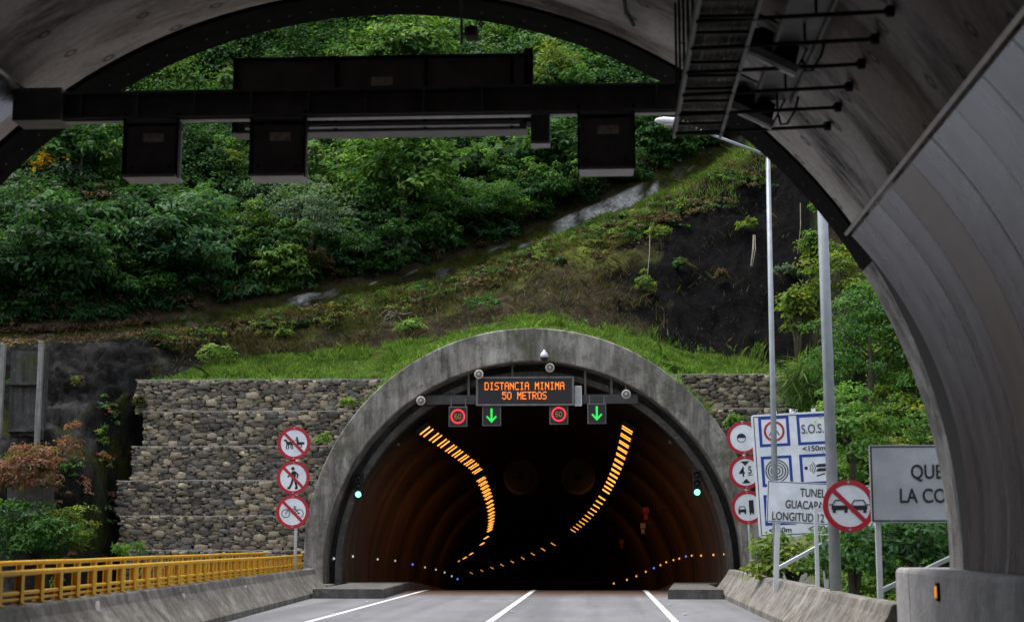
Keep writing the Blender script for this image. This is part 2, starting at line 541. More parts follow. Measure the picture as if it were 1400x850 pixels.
stations = [-45, -20, 0, 5, 10, 14, 18, 22, 26, 30, 34, 38] + [41 + .5 * i for i in range(10)] + [46 + 3 * i for i in range(65)]
rd = MB()
rd.grid([[(xc(Y) + dx, Y, zr(Y)) for dx in (-6.9, -3, 0, 3, 5.6)] for Y in stations])
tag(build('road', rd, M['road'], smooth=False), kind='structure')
gd = MB()
gd.grid([[(x, y, -.62) for x in (-400, -60, -20, 0, 20, 60, 400)] for y in (-400, -100, -40, 0, 20, 41, 43.5)])
tint = np.tile(np.array([[.035, .04, .018]]), (len(gd.v), 1))
g = mesh_np('ground', np.array(gd.v), np.array(gd.f), tint, M['ground']); tag(g, kind='structure')
dk = MB(); dk.box((-2.0, 27, -.33), (10.6, 34, .56))
tag(build('bridge_deck', dk, M['kerb']), kind='structure')


def stripe(name, dx0, w, Y0, Y1, label):
    ys = [Y for Y in stations if Y0 < Y < Y1]; ys = [Y0] + ys + [Y1]
    m = MB(); m.grid([[(xc(Y) + dx0 - w / 2 + (0), Y, zr(Y) + .005), (xc(Y) + dx0 + w / 2, Y, zr(Y) + .005)] for Y in ys])
    return tag(build(name, m, M['line_paint']), label, 'road marking')


stripe('centre_line', .02, .125, -20, 110, 'white solid line down the middle of the road')
stripe('edge_line', -2.95, .12, -20, 110, 'white edge line along the left lane, beside the yellow railing')
stripe('edge_line', 3.07, .12, -20, 110, 'white edge line along the right lane, beside the signs')
n = 0
for px, py in ((500, 821), (455, 838), (699, 820), (700, 834), (916, 824), (936, 837)):
    Y = EYE * F_PX / (py - 742); q = P(px, py, Y)
    m = MB(); m.prism([(-.05, 0), (.05, 0), (.03, .02), (-.03, .02)], -.05, .05)
    m.v = [(a + q.x, b + Y, c + .004) for a, b, c in m.v]
    side = 'left edge line' if px < 600 else ('centre line' if px < 800 else 'right edge line')
    near = 'nearer' if py > 830 else 'farther'
    tag(build('road_stud', m, M['white_steel']), f'small white road stud, the {near} one beside the {side}', 'road stud', 'road studs')

# ------------------------------------------------------------------ near tunnel (camera stands in it)
NC, NZ, NR = -2.31, 1.19, 5.95


def arc_pt(r, a, Y, cx=NC, cz=NZ): return (cx + r * math.cos(a), Y, cz + r * math.sin(a))


def arc_grid(r, a0, a1, ys, na=72, cx=NC, cz=NZ):
    m = MB(); A = [a0 + (a1 - a0) * k / na for k in range(na + 1)]
    rows = [[arc_pt(r, a, Y, cx, cz) for a in A] for Y in ys]
    m.grid(rows, [[(r * (a - math.pi / 2), Y) for a in A] for Y in ys]); return m


R_ = math.radians
near = thing('road_tunnel', 'dark near tunnel vault of stained concrete with stainless wall panels, framing the view', 'tunnel', (NC, 16.5, 0))
build('lining', arc_grid(NR, R_(-20), R_(200), [-45, -20, -5, 5, 10, 13, 15.66], 96), M['lining'], near, smooth=True)
gapm = MB()
A = [R_(-20 + 220 * k / 96) for k in range(97)]
gapm.grid([[arc_pt(r, a, y) for a in A] for r, y in ((NR, 15.66), (6.3, 15.66), (6.3, 15.76), (5.97, 15.76))])
for d0, d1 in ((-20, 34), (146, 200)):
    AA = [R_(d0 + (d1 - d0) * k / 24) for k in range(25)]
    gapm.grid([[arc_pt(r, a, y) for a in AA] for r, y in ((NR - .02, 14.9), (NR - .03, 15.72))])
build('expansion_joint', gapm, M['black'], near)
for nm, mt, d0, d1 in (('ring_foot', 'ring_old', -20, 30), ('ring_upper_arc', 'ring_dark', 30, 150), ('ring_foot', 'ring_old', 150, 200)):
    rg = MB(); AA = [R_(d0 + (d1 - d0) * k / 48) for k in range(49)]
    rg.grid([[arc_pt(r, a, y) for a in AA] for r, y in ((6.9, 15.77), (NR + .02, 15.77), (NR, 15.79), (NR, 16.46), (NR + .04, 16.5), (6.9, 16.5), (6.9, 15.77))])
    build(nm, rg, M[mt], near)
sh = MB()  # unseen shell and back wall, added to keep daylight out of the vault
sh.grid([[arc_pt(6.9, a, y) for a in A] for y in (-45, 15.76)])
sh.prism([(NC - 8, -1), (NC + 8, -1), (NC + 8, 9), (NC - 8, 9)], -45.4, -45.1)
build('light_block_shell', sh, M['kerb'], near)
for k in range(48):
    a = R_(36 + 108 * k / 47); bolts = MB(); bolts.lathe([(.0, -.016), (.011, -.014), (.014, 0)], (0, 0, 0), 'z', 8)
    bolts.v = [tuple(Vector(arc_pt(NR, a, 16.15)) + Matrix.Rotation(-(a - math.pi / 2), 3, 'Y') @ Vector(v)) for v in bolts.v]
    build('bolt', bolts, M['beam_grey'], near)
TR_R, TR_L = R_(41.4), R_(127.5)
yb = [15.0, 14.3, 13.55, 12.9, 12.08, 11.3, 10.52, 9.77, 9.02, 8.27, 7.5, 6.7, 5.9, 5.1, 4.3]
PCX, PCZ, PR = -.539, 1.588, 4.05
for side in (0, 1):
    for i in range(len(yb) - 1):
        y0, y1 = yb[i] - .006, yb[i + 1] + .006
        a0, a1 = (R_(-8), TR_R) if side == 0 else (TR_L, R_(184))
        cx_, cz_, dr = (PCX, PCZ, PR - 5.776) if side == 0 else (NC, NZ, 0)
        m = MB(); AA = [a0 + (a1 - a0) * k / 80 for k in range(81)]; rows = []; uvs = []
        tilt = random.uniform(-.012, .012)
        prof = [(y0, 5.90), (y0, 5.781), (y0 - .008, 5.776), ((y0 * .75 + y1 * .25), 5.775), ((y0 + y1) / 2, 5.7745), ((y0 * .25 + y1 * .75), 5.775), (y1 + .008, 5.776), (y1, 5.781), (y1, 5.90)]
        for yy, rr in prof:
            rr2 = rr + dr + tilt * ((yy - y1) / .75 - .5)
            rows.append([arc_pt(rr2, a, yy, cx_, cz_) for a in AA]); uvs.append([(5.8 * a + i * 3.7, yy + i * 9.1) for a in AA])
        m.grid(rows, uvs)
        build('wall_panel', m, M['panel_reflection'] if (side == 0 and i == 3) else M['panel'], near, smooth=False)
    a = TR_R if side == 0 else TR_L
    tm = MB(); s = .012 if side == 0 else -.012
    p0, p1 = [Vector(arc_pt(4.045 if side == 0 else 5.775, a + s, y, *((PCX, PCZ) if side == 0 else (NC, NZ)))) for y in (15.02, 4.3)]
    tm.bar(p0, p1, .035, .06, up=(math.cos(a), 0, math.sin(a)))
    build('panel_trim', tm, M['trim'], near)
# plinth the panels stand on, right and left
for sgn, xf in ((1, 3.2), (-1, -7.8)):
    m = MB(); prof = [(0, -.1), (0, .97), (.012, 1.0), (.045, 1.02), (.7, 1.02), (.7, -.1)]
    for y0, y1 in ((-45, 16.38), (16.40, 17.1)):
        k = len(prof)
        vs = [(xf + sgn * a, y, b) for y in (y0, y1) for a, b in prof]
        m.add(vs, [tuple(range(k)), tuple(range(k, 2 * k))] + [(i, (i + 1) % k, k + (i + 1) % k, k + i) for i in range(k)])
    build('plinth', m, M['plinth'], near)
q = P(1284, 806, 1); Yq = 3.2 / q.x
rm = thing('wall_reflector', 'small amber reflector on the grey plinth of the near tunnel, below the panels', 'reflector', (3.2, Yq, EYE + q.z * Yq - EYE * Yq if False else 1.28 - .0305 * Yq))
m = MB(); m.box((-.015, 0, 0), (.03, .07, .17)); build('backing', m, M['black'], rm, world=False)
m = MB(); m.box((-.035, -.01, .0), (.02, .04, .11)); build('lens', m, M['amber_reflector_glow'], rm, world=False, bevel=.004)

# ------------------------------------------------------------------ gantry in the near tunnel
BY = 14.85
gz0, gz1 = P(500, 160, BY).z, P(500, 123, BY).z
gb = thing('gantry_beam', 'black steel beam spanning the near tunnel mouth under the vault', 'gantry', (-2, BY, gz0))
m = MB(); zc_ = (gz0 + gz1) / 2; hh = gz1 - gz0
m.box((-1.95, BY, gz1 - .012), (7.3, .2, .024)); m.box((-1.95, BY, gz0 + .012), (7.3, .2, .024)); m.box((-1.95, BY, zc_), (7.3, .03, hh - .05))
for x in np.arange(-5.2, 1.6, .58): m.box((x, BY, zc_), (.02, .19, hh - .05))
build('beam', m, M['dark_metal'], gb)
m = MB(); m.box((-1.95, BY - .02, gz0 - .012), (7.3, .1, .02)); build('flange_edge', m, M['sheet_edge'], gb)
m = MB(); m.box((-5.62, BY, zc_), (.5, .34, .34))
build('end_bracket', m, M['dark_metal'], gb, bevel=.01)

SY = 15.12
a_, b_ = P(318, 80, SY), P(720, 176, SY)
ms = thing('message_sign', 'long dark back of an electronic message sign mounted on the gantry beam', 'message sign', ((a_.x + b_.x) / 2, SY, b_.z))
m = MB(); m.box(((a_.x + b_.x) / 2, SY + .15, (a_.z + b_.z) / 2), (b_.x - a_.x, .26, a_.z - b_.z)); build('housing', m, M['dark_metal'], ms, bevel=.008)
m = MB()
for px in (322, 460, 582, 700): q = P(px, 128, SY); m.box((q.x, SY + .005, (a_.z + b_.z) / 2), (.035, .03, a_.z - b_.z - .01))
m.box(((a_.x + b_.x) / 2, SY + .008, a_.z - .012), (b_.x - a_.x + .02, .04, .024)); m.box((b_.x + .02, SY + .1, (a_.z + b_.z) / 2 + .06), (.09, .2, a_.z - b_.z + .1 - .12))
build('rib', m, M['black'], ms)
m = MB(); q0, q1 = P(335, 171, SY - .05), P(710, 171, SY - .05); m.box(((q0.x + q1.x) / 2, SY + .10, q0.z - .02), (q1.x - q0.x, .34, .04)); build('bottom_tray', m, M['sheet_edge'], ms)
m = MB(); q = P(522, 111, SY); m.box((q.x, SY + .005, q.z), (.22, .012, .09)); build('label_plate', m, M['plate_label'], ms)

sig = None
for (x0, y0, x1, y1, where) in ((170, 168, 247, 248, 'leftmost by the yellow flowers'), (343, 168, 420, 245, 'second from the left, under the long sign'), (792, 158, 866, 236, 'the rightmost one')):
    a_, b_ = P(x0, y0, BY), P(x1, y1, BY); cx_, cz_ = (a_.x + b_.x) / 2, (a_.z + b_.z) / 2; W, H = .545, .56
    if sig is None:
        sig = thing('lane_signal', '', 'lane signal', (cx_, BY, cz_), 'lane signal boxes hanging from the beam')
        m = MB(); m.box((0, .06, 0), (W - .03, .22, H - .05)); build('housing', m, M['dark_metal'], sig, world=False, bevel=.01)
        m = MB()
        for s in (-1, 1): m.box((s * W / 2, -.03, .06), (.025, .09, H + .1))
        m.box((0, .05, H / 2 - .01), (W, .2, .03)); build('hanger', m, M['black'], sig, world=False)
        m = MB(); m.box((0, .05, -H / 2 + .012), (W - .01, .3, .028)); build('bottom_edge', m, M['sheet_edge'], sig, world=False)
        m = MB(); m.box((.02, -.055, .13), (.21, .014, .085)); build('label_plate', m, M['plate_label'], sig, world=False)
        m = MB()
        for s in (-1, 1): m.box((s * .19, -.052, -.17), (.025, .012, .02))
        build('latch', m, M['black'], sig, world=False)
        o = sig
    else: o = dup(sig, (cx_, BY, cz_))
    o['label'] = f'square dark lane signal box under the beam, {where}'
a_, b_ = P(725, 155, BY), P(753, 200, BY)
jb = thing('junction_box', 'small dark box hanging from the beam just right of the long sign', 'junction box', ((a_.x + b_.x) / 2, BY, (a_.z + b_.z) / 2))
m = MB(); m.box((0, .02, .02), (.19, .16, .30)); build('housing', m, M['dark_metal'], jb, world=False, bevel=.008)
m = MB(); m.box((0, .02, -.145), (.19, .18, .03)); build('bottom_edge', m, M['sheet_edge'], jb, world=False)
# rod with a camera hanging from the crown
q0, q1 = P(631, -30, 15.0), P(631, 62, 15.0)
cc = thing('ceiling_camera', 'small dark camera on a rod hanging from the crown of the near vault', 'camera', q1)
m = MB(); m.tube([q0 + Vector((0, 0, .25)), q1], .014, 8); build('rod', m, M['dark_metal'], cc)
q = P(645, 46, 15.0); m = MB(); m.box(q, (.13, .2, .1)); m.box(q + Vector((-.06, 0, .0)), (.1, .03, .03)); build('camera_body', m, M['dark_metal'], cc, bevel=.01)
m = MB(); m.lathe([(.03, 0), (.04, -.02), (.04, -.05)], q + Vector((0, -.1, 0)), 'y'); build('lens', m, M['black'], cc)
# loose cable on the vault
m = MB(); cpts = []
for px, py, Y in ((838, -8, 13.4), (835, 25, 14.2), (838, 50, 14.7), (845, 76, 15.0)):
    q = P(px, py, Y); d = Vector((q.x - NC, 0, q.z - NZ)); d = d.normalized() * (NR - .03); cpts.append((NC + d.x, Y, NZ + d.z))
m.tube(cpts, .018, 8); tag(build('cable', m, M['black'], smooth=True), 'loose black cable hanging down the vault, right of the message sign', 'cable')

# cable tray, its brackets and floodlights
TZ = 5.08; tx0, tx1 = .73, 1.16
ct = thing('cable_tray', 'long dark cable tray with ladder rungs hung under the right of the vault', 'cable tray', (.95, 14.0, TZ))
m = MB()
for x in (tx0, tx1): m.box((x, 6.5, TZ), (.03, 15.2, .09))
build('side_rail', m, M['dark_metal'], ct)
for k in range(34): m = MB(); m.box(((tx0 + tx1) / 2, 14.0 - .36 * k, TZ - .03), (tx1 - tx0, .03, .025)); build('rung', m, M['black'], ct)
m = MB()
for k in range(17): m.tube([(tx0 + .03 + k * .023, 14.05 + random.uniform(-.05, .05), TZ + .012 + .01 * (k % 2)), (tx0 + .03 + k * .023 + random.uniform(-.01, .01), 5, TZ + .012)], .0115, 6)
build('cables', m, M['barrier'], ct, smooth=True)
m = MB()
for x in (1.42, 1.75): m.box((x, 6.3, TZ + .12), (.025, 14.4, .06))
m.box((1.585, 6.3, TZ + .14), (.33, 14.4, .012)); build('second_tray', m, M['dark_metal'], ct)
def hang_x(z, r=NR - .01): return NC + math.sqrt(r * r - (z - NZ) ** 2)
for k in range(14):
    m = MB(); y = 14.0 - .62 * k - .1; xe = hang_x(TZ + .0) - .02
    m.tube([(tx0, y, TZ - .05), (xe, y, TZ + .0)], .017, 8)
    m.lathe([(.0, -.09), (.045, -.05), (.045, 0.0)], (xe, y, TZ + .0), 'x', 12)
    build('support_rod', m, M['black'], ct, smooth=False)
m = MB()
for k in range(14):
    y = 14.0 - .62 * k - .1
    for x in (tx0 + .02, tx1, 1.6): m.tube([(x, y, TZ), (x, y, NZ + math.sqrt(NR ** 2 - (x - NC) ** 2) + .02)], .012, 6)
build('hanger_rod', m, M['black'], ct)
fl = None
for (xa, ya, xb, yb_, lab) in ((985, 140, 1055, 166, 'dark floodlight under the cable tray, the lower one nearest the tunnel mouth'), (1010, 58, 1086, 98, 'dark floodlight under the cable tray, the upper one nearer the camera')):
    Yf = 13.55 if fl is None else 12.1
    a_, b_ = P(xa, ya, Yf), P(xb, yb_, Yf); c_ = (a_ + b_) / 2
    if fl is None:
        fl = thing('floodlight', lab, 'floodlight', c_, 'floodlights beside the cable tray', rot=(R_(14), R_(27), 0))
        m = MB(); m.prism([(-.25, 0), (.25, 0), (.21, .17), (-.12, .20), (-.22, .13)], -.12, .12); build('housing', m, M['black'], fl, world=False, bevel=.012)
        m = MB(); m.box((0, -.135, .0), (.56, .035, .07)); m.box((0, 0, -.035), (.54, .24, .03)); build('lens_frame', m, M['lens_frame'], fl, world=False, bevel=.012)
        m = MB()
        for s in (-1, 1): m.box((s * .265, 0, .13), (.015, .05, .3))
        m.box((0, 0, .28), (.54, .05, .015)); build('bracket', m, M['black'], fl, world=False)
        m = MB(); m.tube([(.27, .02, .1), (.33, .02, .03), (.38, .02, .06), (.39, .02, .2), (.36, .02, .32)], .012, 8); build('cable', m, M['black'], fl, world=False, smooth=True)
    else: dup(fl, c_, lab)

# ------------------------------------------------------------------ far portal
OC, OZ, OR = -1.86, .95, 6.2
IC, IZ, IR = -1.84, .55, 5.68
far = thing('tunnel_portal', 'far tunnel mouth with a thick weathered concrete ring and dark orange lit bore', 'tunnel', (IC, 42, 0))


def horseshoe(c, z, r, n=64, zb=-.6):
    pts = [(c + r, zb), (c + r, zb * .5 + z * .5)] + [(c + r * math.cos(math.pi * k / n), z + r * math.sin(math.pi * k / n)) for k in range(n + 1)]
    return pts + [(c - r, zb * .5 + z * .5), (c - r, zb)]


ho, hi_, hl = horseshoe(OC, OZ, OR), horseshoe(IC, IZ, IR), horseshoe(IC, IZ, 5.3)
def lerp(p, q, t): return (p[0] + (q[0] - p[0]) * t, p[1] + (q[1] - p[1]) * t)
m = MB()
rows = [[(x, 48, z) for x, z in ho], [(x, 45, z) for x, z in ho], [(x, 42.03, z) for x, z in ho], [(*lerp(a, b, .03), 0) for a, b in zip(ho, hi_)]]
rows[3] = [(x, 42.0, z) for x, z, _ in rows[3]]
for t in (.35, .65, .97): rows.append([(lerp(a, b, t)[0], 42.0, lerp(a, b, t)[1]) for a, b in zip(ho, hi_)])
rows.append([(x, 42.03, z) for x, z in hi_]); rows.append([(x, 43.3, z) for x, z in hi_])
m.grid(rows); build('concrete_ring', m, M['ring'], far)
m = MB()
m.grid([[(x, y, z) for x, z in pr] for pr, y in ((hi_, 43.25), (horseshoe(IC, IZ, 5.5), 43.2), (horseshoe(IC, IZ, 5.48), 42.75), (horseshoe(IC, IZ, 5.32), 42.75), (hl, 42.8), (hl, 43.4))])
build('inner_collar', m, M['kerb'], far)
ys = [43.0 + .5 * i for i in range(14)] + [50 + 3 * i for i in range(62)]
m = MB(); rows = []; uvs = []
AF = [R_(-14 + 208 * k / 72) for k in range(73)]
for Y in ys:
    rows.append([(xc(Y) + 5.3 * math.cos(a), Y, zr(Y) + IZ + 5.3 * math.sin(a)) for a in AF]); uvs.append([(5.3 * (a - math.pi / 2), Y) for a in AF])
m.grid(rows, uvs)
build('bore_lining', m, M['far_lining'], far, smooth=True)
m = MB(); m.box((xc(236), 236, -8), (20, .4, 24)); build('bore_end', m, M['black'], far)
# raised walkways: daylight ends outside the mouth and along the bore
for sgn, x0, x1, lab in ((-1, -6.72, -5.08, ''), (1, 1.56, 2.84, '')):
    m = MB(); zt = .20
    ysk = [36.2] + [39, 41.5] + [43 + 1.5 * i for i in range(5)] + [52 + 4 * i for i in range(45)]
    rows = []
    for Y in ysk:
        if sgn < 0: a0 = xc(Y) + (x0 - IC) + (-.35 if Y > 42 else 0); a1 = xc(Y) + (x1 - IC) - (min(1, (Y - 36.2) / 8) * .25)
        else: a0 = xc(Y) + (x0 - IC) + (min(1, (Y - 36.2) / 8) * .55); a1 = xc(Y) + (x1 - IC) + (.7 if Y > 42 else 0)
        rows.append([(a0, Y, zr(Y) - .1), (a0, Y, zr(Y) + zt), (a0 + .02, Y, zr(Y) + zt + .02), (a1 - .02, Y, zr(Y) + zt + .02), (a1, Y, zr(Y) + zt), (a1, Y, zr(Y) - .1)])
    m.grid(rows); o = len(m.v); m.f.append((0, 1, 2, 3, 4, 5))
    tag(build('walkway_kerb', m, M['kerb']), 'raised concrete walkway kerb at the far tunnel mouth, on the ' + ('left, below the railing' if sgn < 0 else 'right, next to the jersey barrier'), 'kerb', 'walkway kerbs')
m = MB(); m.box((-7.55, 41.7, .02), (.75, .5, .34)); build('footing', m, M['barrier'], far, bevel=.03)

# ceiling lamps
def lamp_frame(Y, off, h):
    x, z = xc(Y) + off, zr(Y) + h
    a = math.atan2(h - IZ, off)
    return Vector((x, Y, z)), a
lamp = None
for s, first in ((-1, 44.4), (1, 44.8)):
    Y = first
    while Y < 185:
        off, h = s * (2.62 + (.55 * max(0, 1 - (Y - 44) / 14) if s < 0 else .1)), 4.82
        if s < 0: h -= .30 * max(0, 1 - (Y - 44) / 14)
        pos, a = lamp_frame(Y, off, h); rot = (0, -(a - math.pi / 2), 0)
        lab = 'amber sodium lamp in the left row along the far tunnel ceiling' if s < 0 else 'amber sodium lamp in the right row along the far tunnel ceiling'
        if lamp is None:
            lamp = thing('tunnel_lamp', lab, 'tunnel lamp', pos, 'sodium lamps of the far tunnel', rot)
            m = MB(); m.box((0, 0, .07), (.46, 1.1, .14)); build('housing', m, M['black'], lamp, world=False)
            for k in (-1, 1):
                m = MB(); m.box((0, k * .46, -.012), (.36, .028, .04)); build('lens', m, M['sodium'], lamp, world=False)
        elif random.random() > .06: dup(lamp, pos + Vector((0, random.uniform(-.12, .12), 0)), lab, rot=rot)
        Y += 1.85 if Y < 72 else (2.6 if Y < 96 else 8.5)
# the light those lamps throw on the walls
for Y, pw in ((44.2, 34), (47.5, 40), (52, 40), (58, 36), (66, 30), (76, 22)):
    for s in (-1, 1):
        ld = bpy.data.lights.new('lamp_light', 'SPOT'); ld.energy = pw; ld.color = (1.0, .32, .07); ld.shadow_soft_size = .25
        ld.spot_size = R_(135); ld.spot_blend = .6
        lo = bpy.data.objects.new('lamp_light', ld); COL.objects.link(lo); lo.parent = far
        lo.location = Vector((xc(Y) + s * 1.2, Y, zr(Y) + 3.7)) - far.location
        lo.rotation_euler = Vector((-s * .62, -.62, .55)).to_track_quat('Z', 'Y').to_euler()
# wall studs
def stud(px, py, mat, lab, left):
    # follow the sight line to the wall
    for Y in np.arange(42.2, 160, .1):
        q = P(px, py, Y); dx = q.x - xc(Y); hz = q.z - zr(Y) - IZ
        R0 = 5.28 if Y > 43.4 else 5.55
        if dx * dx + hz * hz > R0 * R0 and ((dx < 0) == left): break
    t = thing('wall_stud', lab, 'marker light', (q.x, Y, q.z), 'marker lights along the far tunnel walls')
    sg = 1 if left else -1
    k = max(1, Y / 55)
    m = MB(); m.box((0, 0, 0), (.05, .08, .12 * k)); build('base', m, M['dark_metal'], t, world=False)
    m = MB(); m.box((sg * .04, -.03, 0), (.04 * k, .04, .055 * k)); build('lens', m, mat, t, world=False)
for px, py, c in ((455, 763, 'w'), (481, 760, 'w'), (515, 764, 'w'), (539, 766, 'w'), (563, 771, 'b'), (580, 775, 'w'), (595, 778, 'w'), (607, 782, 'w'), (617, 787, 'w'), (625, 791, 'b')):
    if c == 'w': stud(px, py, M['stud_white'], 'small white marker light low on the left wall of the far tunnel', True)
    else: stud(px, py, M['stud_blue'], 'small blue marker light low on the left wall, ' + ('in the middle of the row' if px < 600 else 'deepest in the tunnel'), True)
for px, py, c in ((840, 797, 'a'), (858, 792, 'a'), (871, 787, 'a'), (884, 781, 'a'), (895, 776, 'b'), (904, 772, 'a'), (912, 768, 'a'), (922, 765, 'a'), (930, 763, 'a'), (939, 760, 'b'), (947, 759, 'a'), (960, 759, 'a'), (977, 758, 'a'), (992, 757, 'a')):
    if c == 'a': stud(px, py, M['stud_amber'], 'small amber marker light low on the right wall of the far tunnel', False)
    else: stud(px, py, M['stud_blue'], 'small blue marker light low on the right wall, ' + ('the deeper of two' if px < 920 else 'the nearer of two'), False)

# equipment at the mouth ------------------------------------------------
GY = 42.45
q0, q1 = P(575, 549, GY), P(880, 541, GY)
eb = thing('equipment_beam', 'grey horizontal beam carrying the signs inside the far tunnel mouth', 'gantry', (IC, GY, q0.z))
m = MB(); m.box((IC - .02, GY + .2, (q0.z + q1.z) / 2), (5.9, .12, .26)); build('beam', m, M['beam_grey'], eb, bevel=.008)
m = MB()
for px in (640, 700, 800, 836): q = P(px, 520, GY); m.box((q.x, GY + .2, q.z + .15), (.06, .06, 1.2))
build('hanger', m, M['dark_metal'], eb)
GLY = {'D': '11110 10001 10001 10001 10001 10001 11110', 'I': '01110 00100 00100 00100 00100 00100 01110', 'S': '01111 10000 10000 01110 00001 00001 11110',
       'T': '11111 00100 00100 00100 00100 00100 00100', 'A': '01110 10001 10001 11111 10001 10001 10001', 'N': '10001 11001 11101 10111 10011 10001 10001',
       'C': '01111 10000 10000 10000 10000 10000 01111', 'M': '10001 11011 11111 10101 10001 10001 10001', 'E': '11111 10000 10000 11110 10000 10000 11111',
       'R': '11110 10001 10001 11110 10100 10010 10001', 'O': '01110 10001 10001 10001 10001 10001 01110', '5': '11111 10000 11110 00001 00001 10001 01110',
       '0': '01110 10001 10001 10001 10001 10001 01110', '6': '01110 10000 10000 11110 10001 10001 01110', ' ': '00000 ' * 7}


def matrix_text(mb, s, x, z, p, ph, y):
    """dot-matrix lettering centred on x,z; p, ph the dot pitch across and up"""
    w_ = len(s) * 6 - 1
    for i, ch in enumerate(s):
        for r, row in enumerate(GLY[ch].split()):
            for c, b in enumerate(row):
                if b == '1': (mb[i] if isinstance(mb, list) else mb).box((x + (i * 6 + c - (w_ - 1) / 2) * p, y, z + (3 - r) * ph), (p * .95, .012, ph * .92))
    return mb
a_, b_ = P(652, 516, GY - .2), P(784, 553, GY - .2)
led = thing('led_sign', 'wide black led sign glowing orange with DISTANCIA MINIMA 50 METROS', 'message sign', ((a_.x + b_.x) / 2, GY - .2, (a_.z + b_.z) / 2))
W, H = b_.x - a_.x, a_.z - b_.z
m = MB(); m.box((0, .13, 0), (W, .24, H)); build('housing', m, M['dark_metal'], led, world=False, bevel=.01)
m = MB(); m.box((0, .0, 0), (W - .1, .03, H - .08)); build('display', m, M['sign_black'], led, world=False)
build('frame', frame_mb(-W / 2 - .02, -H / 2 - .02, W / 2 + .02, H / 2 + .02, .05, -.02, .03), M['dark_metal'], led, world=False)
m = [MB() for _ in range(16)]; q = P(717, 527.5, GY - .2); matrix_text(m, 'DISTANCIA MINIMA', q.x - led.location.x, q.z - led.location.z, .0232, .0305, -.022)
m2 = [MB() for _ in range(9)]; q = P(717, 540.5, GY - .2); matrix_text(m2, '50 METROS', q.x - led.location.x, q.z - led.location.z, .0232, .0305, -.022)
for q in m + m2:
    if q.v: build('led_letter', q, M['amber_led'], led, world=False)
q = P(790.5, 541, GY - .1)
cb = thing('control_box', 'pale narrow box fixed to the beam right of the led sign', 'box', q)
m = MB(); m.box((0, .06, 0), (.2, .16, .56)); build('housing', m, M['sign_white'], cb, world=False, bevel=.015)
m = MB(); m.box((0, -.024, 0), (.15, .012, .5)); build('door', m, M['sheet_edge'], cb, world=False)


def panel_body(name, lab, cat, px, py, grp):
    q = P(px, py, GY - .15); t = thing(name, lab, cat, q, grp)
    m = MB(); m.box((0, .1, 0), (.52, .16, .56)); build('housing', m, M['dark_metal'], t, world=False, bevel=.012)
    m = MB(); m.box((0, .012, 0), (.46, .03, .5)); build('display', m, M['sign_black'], t, world=False)
    m = MB()
    for s in (-1, 1): m.box((s * .2, .12, .36), (.03, .03, .3))
    build('hanger', m, M['dark_metal'], t, world=False); return t
for px, py, w_ in ((626, 569, 'beside the left lamp row'), (764, 566, 'under the right end of the led sign')):
    t = panel_body('speed_sign', f'led sign with 60 in a red ring, {w_}', 'speed sign', px, py, 'led speed limit signs')
    m = MB(); m.annulus((0, 0), .155, .205, -.012, .002, 32); build('red_ring', m, M['red_led'], t, world=False)
    m = MB(); matrix_text(m, '60', 0, 0, .0165, .021, -.008); build('number', m, M['dim_led'], t, world=False)
for px, py, w_ in ((672, 568, 'under the led sign'), (816, 565, 'beside the right lamp row')):
    t = panel_body('lane_arrow_sign', f'square led lane sign with a green arrow pointing down, {w_}', 'lane signal', px, py, 'led lane arrow signs')
    m = MB(); m.prism([(-.028, .2), (.028, .2), (.028, -.09), (.115, .0), (.15, -.03), (0, -.2), (-.15, -.03), (-.115, .0), (-.028, -.09)], -.014, .002)
    build('arrow', m, M['green_led'], t, world=False)
for px, py, w_ in ((490, 667, 'left'), (953, 664, 'right')):
    q = P(px, py, 42.6)
    t = thing('traffic_light', f'black traffic light showing green on the {w_} side of the far tunnel mouth', 'traffic light', q, 'traffic lights at the tunnel mouth')
    m = MB(); m.box((0, .08, .08), (.24, .16, .72)); build('housing', m, M['black'], t, world=False, bevel=.02)
    for k in (0, 1, 2):
        zz = -.17 + .235 * k
        m = MB(); m.lathe([(.085, 0), (.075, -.02), (.03, -.035)], (0, -.002, zz), 'y', 20); build('lens', m, M['signal_green'] if k == 0 else M['sign_black'], t, world=False, smooth=True)
        m = MB(); m.annulus((0, zz), .095, .11, -.13, -.001, 20, R_(0), R_(180)); build('visor', m, M['black'], t, world=False)
    m = MB(); m.box((.0, .3, .1), (.06, .4, .06)); build('bracket', m, M['dark_metal'], t, world=False)
for px, py, w_ in ((576, 548, 'far left, at the end of the beam'), (655, 512, 'above the left end of the led sign'), (752, 503, 'near the crown, below the dome camera'), (856, 539, 'far right, above the right lamp row')):
    q = P(px, py, 42.0)
    t = thing('loudspeaker', f'small grey horn loudspeaker under the concrete ring, {w_}', 'loudspeaker', q, 'horn loudspeakers under the far ring')
    m = MB(); m.lathe([(.115, 0), (.125, .01), (.115, .03), (.07, .12), (.05, .2), (.05, .3)], (0, -.1, 0), 'y', 24); build('horn', m, M['plate_label'], t, world=False, smooth=True)
    m = MB(); m.lathe([(.098, -.012), (.085, -.006), (.085, .01)], (0, -.1, 0), 'y', 24); build('mouth', m, M['dark_metal'], t, world=False)
    m = MB(); m.lathe([(.0, -.04), (.035, -.03), (.04, .0)], (0, -.115, 0), 'y', 16); build('driver', m, M['sheet_edge'], t, world=False)
    m = MB(); m.bar((0, .12, .02), (0, .3, .3), .04, .04); build('bracket', m, M['dark_metal'], t, world=False)
q = P(744, 486, 41.8)
t = thing('dome_camera', 'white dome camera on a short arm from the concrete ring crown', 'camera', q)
m = MB(); m.lathe([(.03, .16), (.04, .12), (.09, .07), (.115, .0), (.115, -.05)], (0, 0, 0), 'z', 24); build('cap', m, M['white_steel'], t, world=False, smooth=True)
